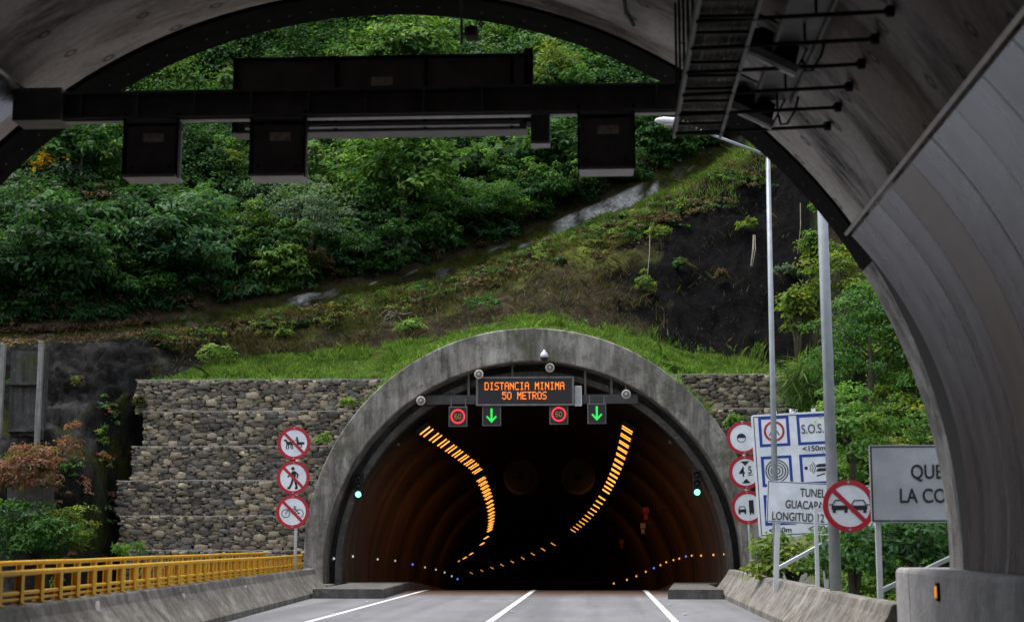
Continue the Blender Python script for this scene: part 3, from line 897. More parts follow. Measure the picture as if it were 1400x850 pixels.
m = MB(); m.lathe([(.1, -.05), (.09, -.10), (.06, -.14), (.01, -.155)], (0, 0, 0), 'z', 24); build('dome', m, M['sign_black'], t, world=False, smooth=True)
m = MB(); m.tube([(0, 0, .14), (0, .2, .16)], .025, 8); build('arm', m, M['galv'], t, world=False)
# jet fans deep in the bore
for px, w_ in ((712, 'left'), (790, 'right')):
    q = P(px, 652, 60); t = thing('jet_fan', f'large dark jet fan under the far tunnel crown, the {w_} of two', 'fan', q, 'jet fans')
    m = MB(); m.lathe([(.55, 0), (.62, -.06), (.66, .02), (.66, 2.4), (.58, 2.5)], (0, 0, 0), 'y', 32); build('casing', m, M['black'], t, world=False, smooth=True)
    m = MB(); m.annulus((0, 0), .56, .67, -.1, -.05, 32); build('rim', m, M['black'], t, world=False)
    m = MB(); m.lathe([(.02, -.05), (.18, .1), (.2, .5)], (0, -.08, 0), 'y', 16); build('hub', m, M['black'], t, world=False)
# small emergency plates on the right wall
for px, py, Y, mt, lab in ((879, 718, 66, 'sign_white', 'faint white emergency plate on the right wall inside the tunnel'), (883, 697, 58, 'sign_red', 'faint red emergency plate on the right wall, nearest the mouth'), (850, 740, 82, 'sign_red', 'faint red emergency plate on the right wall, deepest in')):
    q = P(px, py, Y); t = thing('emergency_sign', lab, 'sign', q, 'emergency plates in the tunnel')
    m = MB(); m.box((0, 0, 0), (.22, .03, .22)); m.box((0, 0, -.24), (.14, .03, .2)); build('plate', m, M[mt], t, world=False)
    m = MB(); m.bar((0, .03, 0), (2.2, .03, 0), .03); build('bracket', m, M['black'], t, world=False)

# ------------------------------------------------------------------ barriers and railings
def xl(Y): return -6.0 - (Y - 15.4) * .0575       # top line of the left barrier
def barrier(name, xs, sgn, ys_, parent, z_top):
    m = MB(); prof = [(-.42, -.3), (-.42, .10), (-.30, .24), (-.10, .50), (-.055, z_top - .02), (-.03, z_top), (.13, z_top), (.15, z_top - .03), (.32, -.3)]
    k = len(prof); rows = [[(xs(Y) + sgn * a, Y, b) for a, b in prof] for Y in ys_]
    m.grid(rows); n_ = len(m.v); m.f.append(tuple(range(k))); m.f.append(tuple(range(n_ - k, n_)))
    return build(name, m, M['barrier'], parent, bevel=.008)
lb = thing('concrete_barrier', 'long weathered concrete barrier on the left carrying the yellow railing', 'barrier', (xl(28), 28, 0))
barrier('barrier_wall', lambda Y: xl(Y) + .0, -1, [10 + i * 2 for i in range(14)] + [37.5, 39.8], lb, .64)
m = MB()
for px, py, s in ((248, 818, .09), (333, 806, .1), (400, 797, .06), (130, 833, .12)):
    Y = (6 - 15.4 * .0575 + .0) * 0 + 1
    for Y in np.arange(14, 40, .05):
        if P(px, py, Y).x < xl(Y) + .09: break
    q = P(px, py, Y); m.prism([(-s / 2, -s * .6), (s * .5, -s * .7), (0, s * .9)], -.02, .02)
    m.v[-6:] = [(q.x + a * .15 + b + .03, Y + a * 1.2, q.z + c) for a, b, c in m.v[-6:]]
build('lime_patch', m, M['line_paint'], lb)
rb = thing('concrete_barrier', 'segmented pale concrete barrier on the right below the road signs', 'barrier', (3.3, 28, 0))
ycut = [17.12, 19.0, 21.6, 24.2, 26.8, 29.4, 32.0, 34.6, 37.4, 39.6]
for i in range(len(ycut) - 1):
    y0, y1 = ycut[i] + .008, ycut[i + 1] - .008
    barrier('barrier_segment', lambda Y: 3.20 + random.uniform(-.006, .006) + (Y - 17) * .004, 1, [y0, (y0 + y1) / 2, y1], rb, .625 + random.uniform(-.008, .008))


def railing(label, xf, Y0, Y1, zb, zt, step, ext):
    t = thing('yellow_railing', label, 'railing', (xf(25), 25, zb))
    for nm, z, r in (('top_rail', zt, .032), ('middle_rail', zb + (zt - zb) * .36, .022), ('bottom_rail', zb + .05, .018)):
        m = MB(); yy = list(np.arange(Y0, Y1, 1.5)) + [Y1]
        m.tube([(xf(y), y, z + random.uniform(-.004, .004)) for y in yy], r, 10); build(nm, m, M['yellow'], t, smooth=True)
    y = Y0 + .2
    while y < Y1 - .02:
        m = MB(); x = xf(y)
        m.box((x, y, (zb + zt) / 2), (.05, .014, zt - zb - .03)); m.box((x - .03, y, (zb + zt) / 2), (.014, .085, zt - zb - .03)); m.box((x + .03, y, (zb + zt) / 2), (.014, .085, zt - zb - .03))
        m.box((x, y, zb + .008), (.12, .12, .016))
        build('post', m, M['yellow'], t); y += step
    return t
railing('yellow steel railing standing on the left concrete barrier, nearest the road', lambda Y: xl(Y) - .06, 11, 38.2, .645, .97, .7, 0)
railing('second yellow steel railing behind the first, along the outer edge of the walkway', lambda Y: xl(Y) - .95, 11, 38.2, .0, 1.035, .85, 0)
m = MB(); m.grid([[(xl(Y) - a, Y, z) for a, z in ((.2, -.3), (.2, .02), (1.15, .02), (1.15, -.3))] for Y in (8, 20, 30, 39.5)])
tag(build('pavement', m, M['kerb']), kind='structure')

# ------------------------------------------------------------------ gabion walls
def stone_course(rng, xa, xb, z0, z1, Y, name, parent):
    """one tier of wire baskets packed with cobbles"""
    u = [];
    nlat, nlon = 5, 8
    base = [(0, 0, 1)]
    for i in range(1, nlat):
        th = math.pi * i / nlat
        for k in range(nlon): base.append((math.sin(th) * math.cos(2 * math.pi * k / nlon), math.sin(th) * math.sin(2 * math.pi * k / nlon), math.cos(th)))
    base.append((0, 0, -1)); base = np.array(base)
    fs = [(0, 1 + k, 1 + (k + 1) % nlon, 1 + (k + 1) % nlon) for k in range(nlon)]
    for i in range(nlat - 2):
        for k in range(nlon): fs.append((1 + i * nlon + k, 1 + (i + 1) * nlon + k, 1 + (i + 1) * nlon + (k + 1) % nlon, 1 + i * nlon + (k + 1) % nlon))
    e = len(base) - 1; l = 1 + (nlat - 2) * nlon
    fs += [(l + k, e, e, l + (k + 1) % nlon) for k in range(nlon)]
    # squarish cobbles
    sq = np.sign(base) * np.abs(base) ** .52
    V, Fc, T = [], [], []
    pal = np.array([(.10, .09, .075), (.15, .125, .095), (.088, .085, .08), (.125, .105, .095), (.18, .15, .11), (.07, .066, .062), (.115, .10, .085), (.21, .18, .135)])
    pal = pal * np.array([2.0, 1.97, 1.88])
    cnt = 0
    W_ = xb - xa; H_ = z1 - z0
    E = np.zeros((0, 4))
    for wd, h, tries in ((.33, .20, 70), (.27, .16, 340), (.22, .13, 900), (.165, .10, 1500), (.115, .07, 2000), (.08, .055, 2000)):
        for _ in range(int(tries * W_ * H_ / 6)):
            a_w = wd / 2 * rng.uniform(.85, 1.25); a_h = h / 2 * rng.uniform(.72, 1.05)
            x = rng.uniform(xa + a_w * .6, xb - a_w * .5); z = rng.uniform(z0 + a_h * .85, z1 - a_h * .9)
            if len(E):
                d = ((E[:, 0] - x) / (E[:, 2] + a_w)) ** 2 + ((E[:, 1] - z) / (E[:, 3] + a_h)) ** 2
                if d.min() < .72: continue
            E = np.vstack([E, (x, z, a_w, a_h)])
    for x, z, a_w, a_h in E:
        s = np.array([a_w * 1.10, rng.uniform(.09, .14), a_h * 1.12])
        p = sq * s * (1 + rng.uniform(-.19, .19, (len(sq), 1)))
        a = rng.normal(0, .14); ca, sa = math.cos(a), math.sin(a)
        p = np.c_[p[:, 0] * ca - p[:, 2] * sa, p[:, 1], p[:, 0] * sa + p[:, 2] * ca]
        p = p + np.array([x, Y + rng.uniform(.06, .11) + .10 * max(0, .1 - a_h), z])
        c = pal[rng.integers(len(pal))] * rng.uniform(.6, 1.2)
        V.append(p); T.append(np.tile(c, (len(p), 1))); Fc.append(np.array(fs) + cnt * len(base)); cnt += 1
    V = np.concatenate(V); T = np.concatenate(T); Fc = np.concatenate(Fc)
    off = parent_origin(parent)
    me = bpy.data.meshes.new(name)
    faces = [tuple(dict.fromkeys(f)) for f in Fc.tolist()]
    me.from_pydata((V - np.array(off)).tolist(), [], faces)
    at = me.color_attributes.new('tint', 'FLOAT_COLOR', 'POINT'); at.data.foreach_set('color', np.c_[T, np.ones(len(T))].astype(np.float32).ravel())
    me.materials.append(M['stone']); me.shade_smooth()
    o = bpy.data.objects.new(name, me); COL.objects.link(o); o.parent = parent
    m = MB(); m.box(((xa + xb) / 2, Y + .58, (z0 + z1) / 2 - .02), (xb - xa, .9, z1 - z0 - .06)); build('core', m, M['kerb'], o)
    m = MB(); n_ = max(3, int((xb - xa) / .35))
    m.tube([(xa + (xb - xa) * k / n_, Y - .05 + rng.uniform(-.02, .02), z1 + rng.uniform(-.018, .012)) for k in range(n_ + 1)], .014, 6)
    m.box(((xa + xb) / 2, Y + .3, z1 - .02), (xb - xa, .5, .02))
    build('basket_edge', m, M['post_concrete'], o)
    m = MB(); x = xa + .95
    while x < xb: m.box((x, Y - .01, (z0 + z1) / 2), (.008, .008, z1 - z0)); x += 1.0
    if m.v: build('basket_wire', m, M['kerb'], o)


def ring_x(z, side):
    d = OR ** 2 - max(0, z - OZ) ** 2
    return OC + side * (math.sqrt(max(d, .01)) - .25)
rng_g = np.random.default_rng(5)
lg = thing('gabion_wall', 'tall stepped gabion wall of cobbles left of the far tunnel ring', 'stone wall', (-9.5, 42.6, 0))
for k, (py, px) in enumerate(((520, 186), (563, 196), (610, 180), (657, 160), (705, 163), (752, 166))):
    Y = 44.2 - .32 * k; z1 = P(px, py, Y).z; z0 = z1 - 1.0 if k < 5 else -.6
    stone_course(rng_g, P(px, py, Y).x, ring_x(z1 if z1 < 5.9 else 5.8, -1) + (.5 if k < 2 else .1), z0, z1, Y, 'stone_course', lg)
rgw = thing('gabion_wall', 'shorter gabion wall of darker cobbles right of the far tunnel ring, behind the signs', 'stone wall', (5, 42.8, 0))
for k, (py, px) in enumerate(((511, 1078), (558, 1080), (605, 1078), (653, 1070), (702, 1062), (750, 1062))):
    Y = 44.2 - .32 * k; z1 = P(px, py, Y).z; z0 = z1 - 1.0 if k < 5 else -.6
    stone_course(rng_g, ring_x(min(z1, 5.8), 1) - (.5 if k < 2 else .1), P(px, py, Y).x, z0, z1, Y, 'stone_course', rgw)

# ------------------------------------------------------------------ hillside
HC = [  # px, then (py, distance) of: base, grass edge, slope foot, slope lip, ditch foot, ditch top, high forest
    (-260, (890, 39), (650, 40), (560, 41.5), (478, 44), (474, 45), (458, 45.6), (-260, 88)),
    (0, (890, 40), (650, 41.6), (560, 43), (470, 45), (467, 46), (452, 46.6), (-260, 88)),
    (110, (890, 41), (650, 42.4), (560, 43.6), (466, 45.6), (463, 46.6), (448, 47.2), (-260, 88)),
    (160, (890, 43.4), (650, 44.4), (548, 44.8), (463, 46.2), (460, 47.2), (444, 47.8), (-260, 88)),
    (200, (760, 46), (560, 45.6), (526, 45.6), (458, 47), (455, 48), (438, 48.6), (-260, 88)),
    (300, (560, 45.3), (521, 45.0), (494, 47), (447, 49), (443, 50), (423, 50.6), (-260, 88)),
    (450, (550, 45.2), (519, 44.7), (483, 47.5), (418, 50.5), (415, 51.6), (396, 52.2), (-260, 88)),
    (520, (545, 45.0), (519, 44.6), (474, 47.5), (405, 51.2), (402, 52.5), (383, 53.0), (-260, 88)),
    (600, (545, 45), (490, 44.6), (462, 47.6), (384, 52.5), (381, 54), (359, 54.6), (-260, 88)),
    (680, (520, 45), (464, 44.6), (438, 48), (362, 53.4), (358, 55), (336, 55.6), (-260, 88)),
    (750, (515, 45), (458, 44.6), (428, 48), (332, 54), (329, 56), (305, 56.6), (-260, 88)),
    (870, (535, 45), (480, 44.6), (462, 48), (288, 55), (283, 57.5), (252, 58.2), (-260, 88)),
    (950, (550, 45), (511, 44.6), (483, 48), (248, 56), (243, 59), (213, 59.7), (-260, 88)),
    (1050, (555, 45.2), (513, 44.7), (501, 48), (188, 57), (184, 60), (165, 61), (-260, 88)),
    (1095, (560, 45.2), (530, 45), (510, 47.6), (160, 56), (150, 59), (130, 60), (-260, 88)),
    (1130, (890, 38), (700, 39.5), (570, 42), (300, 48), (282, 49), (255, 50), (-260, 84)),
    (1210, (890, 33), (700, 35), (560, 38), (300, 44), (280, 45), (250, 46), (-260, 80)),
    (1500, (890, 25), (700, 27), (560, 30), (300, 37), (280, 38), (250, 39), (-260, 72))]
hpx = np.array([c[0] for c in HC], float)
SUBS = [6, 8, 22, 4, 8, 40]
_tabs = [(np.array([c[1 + r][0] for c in HC], float), np.array([c[1 + r][1] for c in HC], float)) for r in range(7)]


def hill_pt(px, v):
    """point of the bare hillside; v runs 0..6 through the seven lines above"""
    r = min(5, int(v)); t = v - r
    A0 = P(px, np.interp(px, hpx, _tabs[r][0]), np.interp(px, hpx, _tabs[r][1]))
    A1 = P(px, np.interp(px, hpx, _tabs[r + 1][0]), np.interp(px, hpx, _tabs[r + 1][1]))
    return A0.lerp(A1, t)


def fb(p, s, oct=4): return mnoise.fractal(Vector(p) * s, 1.0, 2.0, oct)


def sm(a, b, x): t = min(1, max(0, (x - a) / (b - a))); return t * t * (3 - 2 * t)
def mixc(a, b, t): return tuple(x + (y - x) * t for x, y in zip(a, b))


def hill_col(px, v, p):
    n1 = fb(p, .55); n2 = fb(p + Vector((9, 3, 1)), 1.6); n3 = fb(p + Vector((1, 30, 8)), .9)
    soil = (.034, .027, .020); black = (.0068, .0066, .007); grey = (.05, .048, .046); mossd = (.045, .052, .010)
    green = (.06, .11, .016); litter = (.085, .06, .038); conc = (.52, .51, .49); rock = (.018, .0175, .017)
    if px > 1105: return mixc((.02, .024, .012), soil, sm(-.2, .3, n1))
    if v < 2:
        c = mixc(green, (.05, .07, .016), sm(-.1, .4, n2))
        if px < 205: c = mixc(rock, grey, sm(.05, .5, n1 + n2 * .5) * .8); c = mixc(c, mossd, sm(.25, .5, n3) * .8)
        return c
    if v < 3:
        t = v - 2
        c = mixc(soil, (.05, .038, .027), sm(-.1, .4, n2))
        bl = sm(845, 880, px + 70 * n1 + 25 * n2) * (1 - sm(.91, .98, t + .06 * n2))
        c = mixc(c, black, bl)
        if px < 420:
            k = 1 - sm(230, 400, px)
            c = mixc(c, mixc(rock, grey, sm(.0, .45, n1 + n2 * .6)), k)
        lip = sm(.22, .80, t + .30 * n2) * (1 - bl) * sm(190, 330, px + 40 * n1)
        c = mixc(c, mixc(mossd, (.10, .125, .026), sm(-.2, .35, n3)), lip * .9)
        c = mixc(c, litter, lip * sm(.12, .34, n1) * .5)
        return c
    if v < 4:
        k = sm(220, 420, px); c = mixc(mossd, (.075, .12, .018), k * sm(-.35, .1, n2)); return mixc(c, litter, sm(.1, .35, n1) * .6)
    if v < 5:
        cc = sm(.02, .2, n3 + n2 * .3 - .12)
        cc = max(cc, sm(750, 775, px) * (1 - sm(868, 884, px)))
        if px > 900: cc *= .25
        if px < 340: cc *= .25
        c = mixc(mixc(mossd, (.03, .028, .012), sm(-.1, .35, n1)), mixc(conc, (.11, .105, .1), sm(-.1, .35, n2)), cc)
        return c
    t = v - 5
    c = mixc((.016, .017, .009), (.03, .026, .016), sm(-.2, .3, n1))
    if t < .03: c = mixc(litter if px < 260 else (.05, .04, .022), c, sm(.003, .02, t + .01 * n1))
    return c


vv = [0.0]
for r, s in enumerate(SUBS): vv += [r + (k + 1) / s for k in range(s)]
pxs = list(np.arange(-260, 1501, 7.0))
V = []; T = []
for px in pxs:
    for v in vv:
        p = hill_pt(px, v)
        amp = .12 if v < 2 else (.42 if v < 2.98 else (.1 if v < 5.02 else .5))
        if px < 205 and v < 2.9: amp = .55
        if 2 <= v < 3: amp *= math.sin(math.pi * min(1, max(0, (v - 2)))) ** .6 + .12
        d = fb(p, .45, 5) * amp + fb(p + Vector((5, 5, 5)), 1.7, 3) * amp * .3
        if px < 205 and v < 2.9: d += (abs(fb(p, 2.6, 4)) - .15) * .38 + fb(p + Vector((2, 2, 2)), 6.0, 2) * .08
        elif 2 <= v < 2.95: d += fb(p, 3.2, 4) * .16
        p = p + Vector((0, -.75, .45)) * d
        V.append(p); T.append(hill_col(px, v, p))
nv = len(vv); nc = len(pxs)
Fq = np.array([(i * nv + k, (i + 1) * nv + k, (i + 1) * nv + k + 1, i * nv + k + 1) for i in range(nc - 1) for k in range(nv - 1)])
hill = mesh_np('hillside', np.array([tuple(p) for p in V]), Fq, np.array(T), M['ground'], smooth=True)
tag(hill, kind='structure')


# ------------------------------------------------------------------ vegetation
def unit(a): return a / np.maximum(np.linalg.norm(a, axis=1, keepdims=True), 1e-6)


def leaf_arrays(rng, C, Nn, L, W, cols, droop=.35):
    n = len(C)
    t = unit(np.cross(Nn, rng.normal(size=(n, 3)))); d = unit(t + Nn * rng.uniform(-.1, .55, (n, 1)) - np.array([0, 0, droop]) * rng.uniform(.2, 1, (n, 1)))
    s = unit(np.cross(d, Nn)); nn = unit(np.cross(s, d))
    l = (L * rng.uniform(.6, 1.25, (n, 1))); w_ = W * rng.uniform(.7, 1.2, (n, 1))
    A0 = C; B = C + d * l * .48 + s * w_ / 2 + nn * l * .06; Cc = C + d * l - nn * l * .12; D = C + d * l * .48 - s * w_ / 2 + nn * l * .06
    Vv = np.stack([A0, B, Cc, D], 1).reshape(-1, 3)
    Ff = np.arange(4 * n).reshape(n, 4)
    return Vv, Ff, np.repeat(cols, 4, 0)


PAL = {
    'deep': [(0.030, 0.083, 0.026), (0.044, 0.114, 0.030), (0.022, 0.063, 0.023)],
    'mid': [(0.053, 0.141, 0.033), (0.075, 0.175, 0.040), (0.041, 0.110, 0.030)],
    'light': [(0.108, 0.225, 0.047), (0.083, 0.184, 0.041), (0.141, 0.250, 0.049)],
    'blue': [(0.052, 0.132, 0.057), (0.071, 0.155, 0.067), (0.044, 0.108, 0.048)],
    'silver': [(0.125, 0.192, 0.125), (0.100, 0.167, 0.103), (0.075, 0.133, 0.075)],
    'yellow': [(0.192, 0.250, 0.037), (0.133, 0.208, 0.037), (0.100, 0.167, 0.033)],
    'red': [(.30, .15, .12), (.24, .17, .10), (0.250, 0.083, 0.056), (0.184, 0.097, 0.053), (0.100, 0.120, 0.040), (0.217, 0.117, 0.067)],
    'dry': [(.16, .12, .07), (.11, .08, .045), (.08, .06, .03)],
    'lawn': [(.11, .225, .035), (.17, .29, .055), (.065, .15, .022), (.20, .30, .09)],
}


def bush_arrays(rng, R, ncl, per, L, W, pal, droop=.35, zmin=-.35, spread=.33):
    R = np.array(R, float); u = unit(rng.normal(size=(ncl * 2, 3))); u = u[u[:, 2] > zmin][:ncl]
    if len(u) < ncl: ncl = len(u)
    cc = u * R * rng.uniform(.42, .98, (ncl, 1)); rc = spread * R.mean() * rng.uniform(.6, 1.25, (ncl, 1))
    pal = np.array(PAL[pal] if isinstance(pal, str) else pal)
    base = pal[rng.integers(len(pal), size=ncl)] * rng.uniform(.75, 1.25, (ncl, 1))
    q = unit(rng.normal(size=(ncl * per, 3))); q[:, 2] = np.abs(q[:, 2]) * .9 - .25 * rng.random(ncl * per)
    idx = np.repeat(np.arange(ncl), per)
    rad = rng.uniform(.25, 1, (ncl * per, 1)) ** .6
    C = cc[idx] + q * rc[idx] * rad * np.array([1.15, 1.15, .75])
    Nn = unit(q * .6 + u[idx] * .35 + np.array([0, 0, .55]) + rng.normal(0, .35, q.shape))
    cols = base[idx] * rng.uniform(.7, 1.3, (ncl * per, 1)) * (1 + rng.normal(0, .06, (ncl * per, 3)))
    return leaf_arrays(rng, C, Nn, L, W, np.clip(cols, .004, .6), droop)


def shrub(name, label, loc, R, pal, ncl=26, per=40, L=.22, W=.10, seed=0, group=None, trunk=True, bark='bark', droop=.35, zmin=-.35, cat='shrub', lift=.75, extra=None, spread=.33):
    rng = np.random.default_rng(seed); t = thing(name, label, cat, loc, group)
    Vv, Ff, Tt = bush_arrays(rng, R, ncl, per, L, W, pal, droop, zmin, spread)
    Vv = Vv + np.array([0, 0, R[2] * lift])
    mesh_np('crown' if 'tree' in name else 'foliage', Vv, Ff, Tt, M['leaf'], t)
    if trunk:
        m = MB(); k = 1 if 'tree' in name else 4
        for i in range(k):
            a = rng.uniform(0, 6.28); e = Vector((math.cos(a) * R[0] * .35 * (k > 1), math.sin(a) * R[1] * .3 * (k > 1), R[2] * (lift + .2)))
            r0 = .05 + .03 * R[2]
            m.tube([(0, 0, -.4), tuple(e * .4 + Vector((rng.uniform(-.1, .1), 0, 0))), tuple(e)], [r0, r0 * .7, r0 * .3], 7)
        for i in range(6):
            a = rng.uniform(0, 6.28); h = R[2] * rng.uniform(.3, lift); m.tube([(0, 0, h), (math.cos(a) * R[0] * .4, math.sin(a) * R[1] * .4, h + R[2] * .3), (math.cos(a) * R[0] * .75, math.sin(a) * R[1] * .7, h + R[2] * .45)], [.03, .02, .008], 5)
        build('trunk' if 'tree' in name else 'stem', m, M[bark], t, world=False, smooth=True)
    if extra: extra(t, rng)
    return t


# the far wood: one mass of overlapping crowns rising up the hill
rng_w = np.random.default_rng(21)
Vs, Fs, Ts, cnt = [], [], [], 0


def add_wood(Vv, Ff, Tt, at):
    global cnt
    Vs.append(Vv + np.array(at)); Fs.append(Ff + cnt); Ts.append(Tt); cnt += len(Vv)


row = 0
v = 5.02
while v < 5.74:
    t = v - 5; rad = .8 + 2.2 * min(1, t * 3.0)
    step = 34 if row < 2 else 56
    px = -230 + (row % 2) * 30
    while px < 1130:
        pj = px + rng_w.uniform(-22, 22); q = hill_pt(pj, v + rng_w.uniform(-.012, .012))
        s = rad * rng_w.uniform(.6, 1.3)
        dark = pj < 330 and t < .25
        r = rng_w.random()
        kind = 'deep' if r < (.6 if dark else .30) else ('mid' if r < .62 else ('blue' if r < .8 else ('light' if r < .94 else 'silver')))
        Lf = rng_w.choice([.15, .2, .26, .34], p=[.3, .35, .25, .1])
        kk = int(30 * s ** 1.3) + 10
        up = s * .55 + (1.0 if (dark and row < 2) else 0)
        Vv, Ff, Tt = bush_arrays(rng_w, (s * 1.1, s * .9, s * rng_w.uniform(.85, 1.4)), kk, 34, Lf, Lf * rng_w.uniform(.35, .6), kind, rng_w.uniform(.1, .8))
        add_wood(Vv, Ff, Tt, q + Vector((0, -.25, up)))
        px += step * rng_w.uniform(.8, 1.25) * (.75 + .25 * rad / 2)
    v += .026 + .036 * min(1, t * 4); row += 1
# undergrowth along the foot of the wood and over the right-hand bank
for i in range(1050):
    pj = rng_w.uniform(-60, 1010) if i < 760 else rng_w.uniform(-80, 420); lo = .0; q = hill_pt(pj, 5.006 + lo + rng_w.uniform(.0, .13)); s = rng_w.uniform(.25, .75)
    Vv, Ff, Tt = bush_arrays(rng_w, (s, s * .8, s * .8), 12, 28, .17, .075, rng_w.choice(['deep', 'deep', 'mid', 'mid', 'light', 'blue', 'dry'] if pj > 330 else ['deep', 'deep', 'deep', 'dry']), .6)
    add_wood(Vv, Ff, Tt, q + Vector((0, -.1, s * .2)))
for i in range(1150):
    pj = rng_w.uniform(-200, 1080); v = 5.02 + .55 * rng_w.random() ** 1.3; q = hill_pt(pj, v); t = v - 5; s = rng_w.uniform(.35, .8) * (1 + t)
    Vv, Ff, Tt = bush_arrays(rng_w, (s * 1.3, s * .9, s), 12, 26, rng_w.choice([.11, .15, .2]), .07, rng_w.choice(['deep', 'mid', 'mid', 'light', 'light', 'silver', 'yellow', 'dry'], p=[.2, .2, .2, .13, .1, .05, .07, .05]), rng_w.uniform(.3, 1.0))
    add_wood(Vv, Ff, Tt, q + Vector((0, -rng_w.uniform(.2, 2.2), rng_w.uniform(.1, 1.9) * min(1, .2 + t * 5))))
wood = mesh_np('hillside_wood', np.concatenate(Vs), np.concatenate(Fs), np.concatenate(Ts), M['leaf'])
tag(wood, 'dense green wood of mixed broadleaf crowns covering the hill above the ditch', 'wood', kind='stuff')

# bank behind the signs, right
Vs, Fs, Ts, cnt = [], [], [], 0
for i in range(230):
    pj = rng_w.uniform(1112, 1420); v = rng_w.uniform(.2, 4.6) if i < 180 else rng_w.uniform(4.6, 5.35); q = hill_pt(pj, v); s = rng_w.uniform(.5, 1.05)
    kind = rng_w.choice(['light', 'light', 'yellow', 'yellow', 'mid'])
    Vv, Ff, Tt = bush_arrays(rng_w, (s, s * .8, s), 34, 36, .115, .058, kind, .4)
    add_wood(Vv, Ff, Tt, q + Vector((0, -.2, s * .3)))
for i in range(170):
    s = rng_w.uniform(.3, .6); q = Vector((rng_w.uniform(4.0, 6.5), rng_w.uniform(18.5, 36), -.62 + s * .3 + rng_w.uniform(0, .35)))
    Vv, Ff, Tt = bush_arrays(rng_w, (s, s, s * .9), 18, 30, .10, .05, rng_w.choice(['light', 'yellow', 'mid', 'deep', 'yellow']), .4)
    add_wood(Vv, Ff, Tt, q)
for i in range(60):
    s = rng_w.uniform(.3, .55); q = Vector((rng_w.uniform(-12, -8.2), rng_w.uniform(14, 39), -.62 + s * .2))
    Vv, Ff, Tt = bush_arrays(rng_w, (s, s, s * .8), 16, 30, .11, .05, rng_w.choice(['mid', 'deep', 'yellow']), .4)
    add_wood(Vv, Ff, Tt, q)
bankv = mesh_np('bank_undergrowth', np.concatenate(Vs), np.concatenate(Fs), np.concatenate(Ts), M['leaf'])
tag(bankv, 'yellowish green undergrowth on the banks behind the road signs and railings', 'undergrowth', kind='stuff')

Vs, Fs, Ts, cnt = [], [], [], 0
for i in range(330):
    pj = rng_w.uniform(215, 1050); hi2 = 2.99 if pj < 860 else 2.97; lo2 = 2.62 if pj < 820 else 2.74
    v = rng_w.uniform(lo2, hi2); q = hill_pt(pj, v); s = rng_w.uniform(.15, .42)
    if fb(q, .6) < -.12 and i % 3: continue
    Vv, Ff, Tt = bush_arrays(rng_w, (s * 1.6, s * .6, s * .5), 8, 18, .10, .05, rng_w.choice(['yellow', 'deep', 'dry', 'dry', 'deep', 'light' if v > 2.85 else 'dry']), .6)
    add_wood(Vv, Ff, Tt, q + Vector((0, -.28, .03)))
for i in range(75):
    pj = rng_w.uniform(20, 165); q = hill_pt(pj, rng_w.uniform(.1, 2.5)); s = rng_w.uniform(.15, .4)
    if fb(q, .5) < .02: continue
    Vv, Ff, Tt = bush_arrays(rng_w, (s, s * .5, s * 1.5), 7, 14, .11, .05, rng_w.choice(['red', 'dry', 'yellow', 'mid']), .9)
    add_wood(Vv, Ff, Tt, q + Vector((0, -.35, .1)))
tag(mesh_np('slope_creepers', np.concatenate(Vs), np.concatenate(Fs), np.concatenate(Ts), M['leaf']), 'low creepers and dead leaves matted over the lip of the cut slope', 'creepers', kind='stuff')

# distinct plants -------------------------------------------------------
def flowers(color, n, size):
    def f(t, rng):
        R = t['r']
        C = rng.normal(size=(n, 3)) * np.array(R) * .45 + np.array([0, -R[1] * .7, R[2] * .9]); Nn = np.tile([0, -.7, .6], (n, 1)) + rng.normal(0, .3, (n, 3))
        Vv, Ff, Tt = leaf_arrays(rng, np.repeat(C, 5, 0), unit(np.repeat(Nn, 5, 0)), size, size * .5, np.tile(color, (n * 5, 1)) * rng.uniform(.7, 1.1, (n * 5, 1)), 0)
        mesh_np('flowers', Vv, Ff, Tt, M['leaf'], t)
        if 'r' in t: del t['r']
    return f


def hp(px, v, dy=0, dz=0): q = hill_pt(px, v); return (q.x, q.y + dy, q.z + dz)
def at(px, py, Y): return P(px, py, Y)


def tree_flower():
    t = thing('flowering_tree', 'tree with bright yellow blooms at the far left of the hill', 'tree', hp(62, 5.2, -2.5, .0))
    rng = np.random.default_rng(51); R = (1.5, 1.2, 1.6)
    Vv, Ff, Tt = bush_arrays(rng, R, 44, 44, .2, .09, 'light'); mesh_np('crown', Vv + np.array([0, 0, 2.6]), Ff, Tt, M['leaf'], t)
    m = MB(); m.tube([(0, 0, -.6), (.1, 0, 1.2), (0, 0, 2.8)], [.1, .08, .03], 8); build('trunk', m, M['bark'], t, world=False, smooth=True)
    bl = P(60, 218, t.location.y - 1.3) - t.location
    C = np.array(bl) + rng.normal(size=(26, 3)) * np.array([.36, .15, .22]) + np.array([0, -.35, 0])
    Vv, Ff, Tt = leaf_arrays(rng, np.repeat(C, 5, 0), unit(np.tile([0, -.5, .8], (130, 1)) + rng.normal(0, .4, (130, 3))), .22, .12, np.tile([1., .68, .03], (130, 1)) * rng.uniform(.7, 1.1, (130, 1)), 0)
    mesh_np('flowers', Vv, Ff, Tt, M['leaf'], t)
tree_flower()


def place_seen(px, py, Y): return P(px, py, Y)
def wood_shrub(name, label, px, py, back, R, pal, **kw):
    """stand a plant on the hillside so that its crown is about where the photo shows it"""
    best = None
    for v in np.arange(5.03, 5.75, .004):
        q = hill_pt(px, v); c = q + Vector((0, -back, R[2] * .9)); d = c - Vector((0, 0, EYE))
        dn = CAM_M.T @ np.array(d); yy = CY - dn[1] / -dn[2] * F_PX
        if best is None or abs(yy - py) < best[0]: best = (abs(yy - py), q)
    return shrub(name, label, best[1] + Vector((0, -back, 0)), R, pal, **kw)


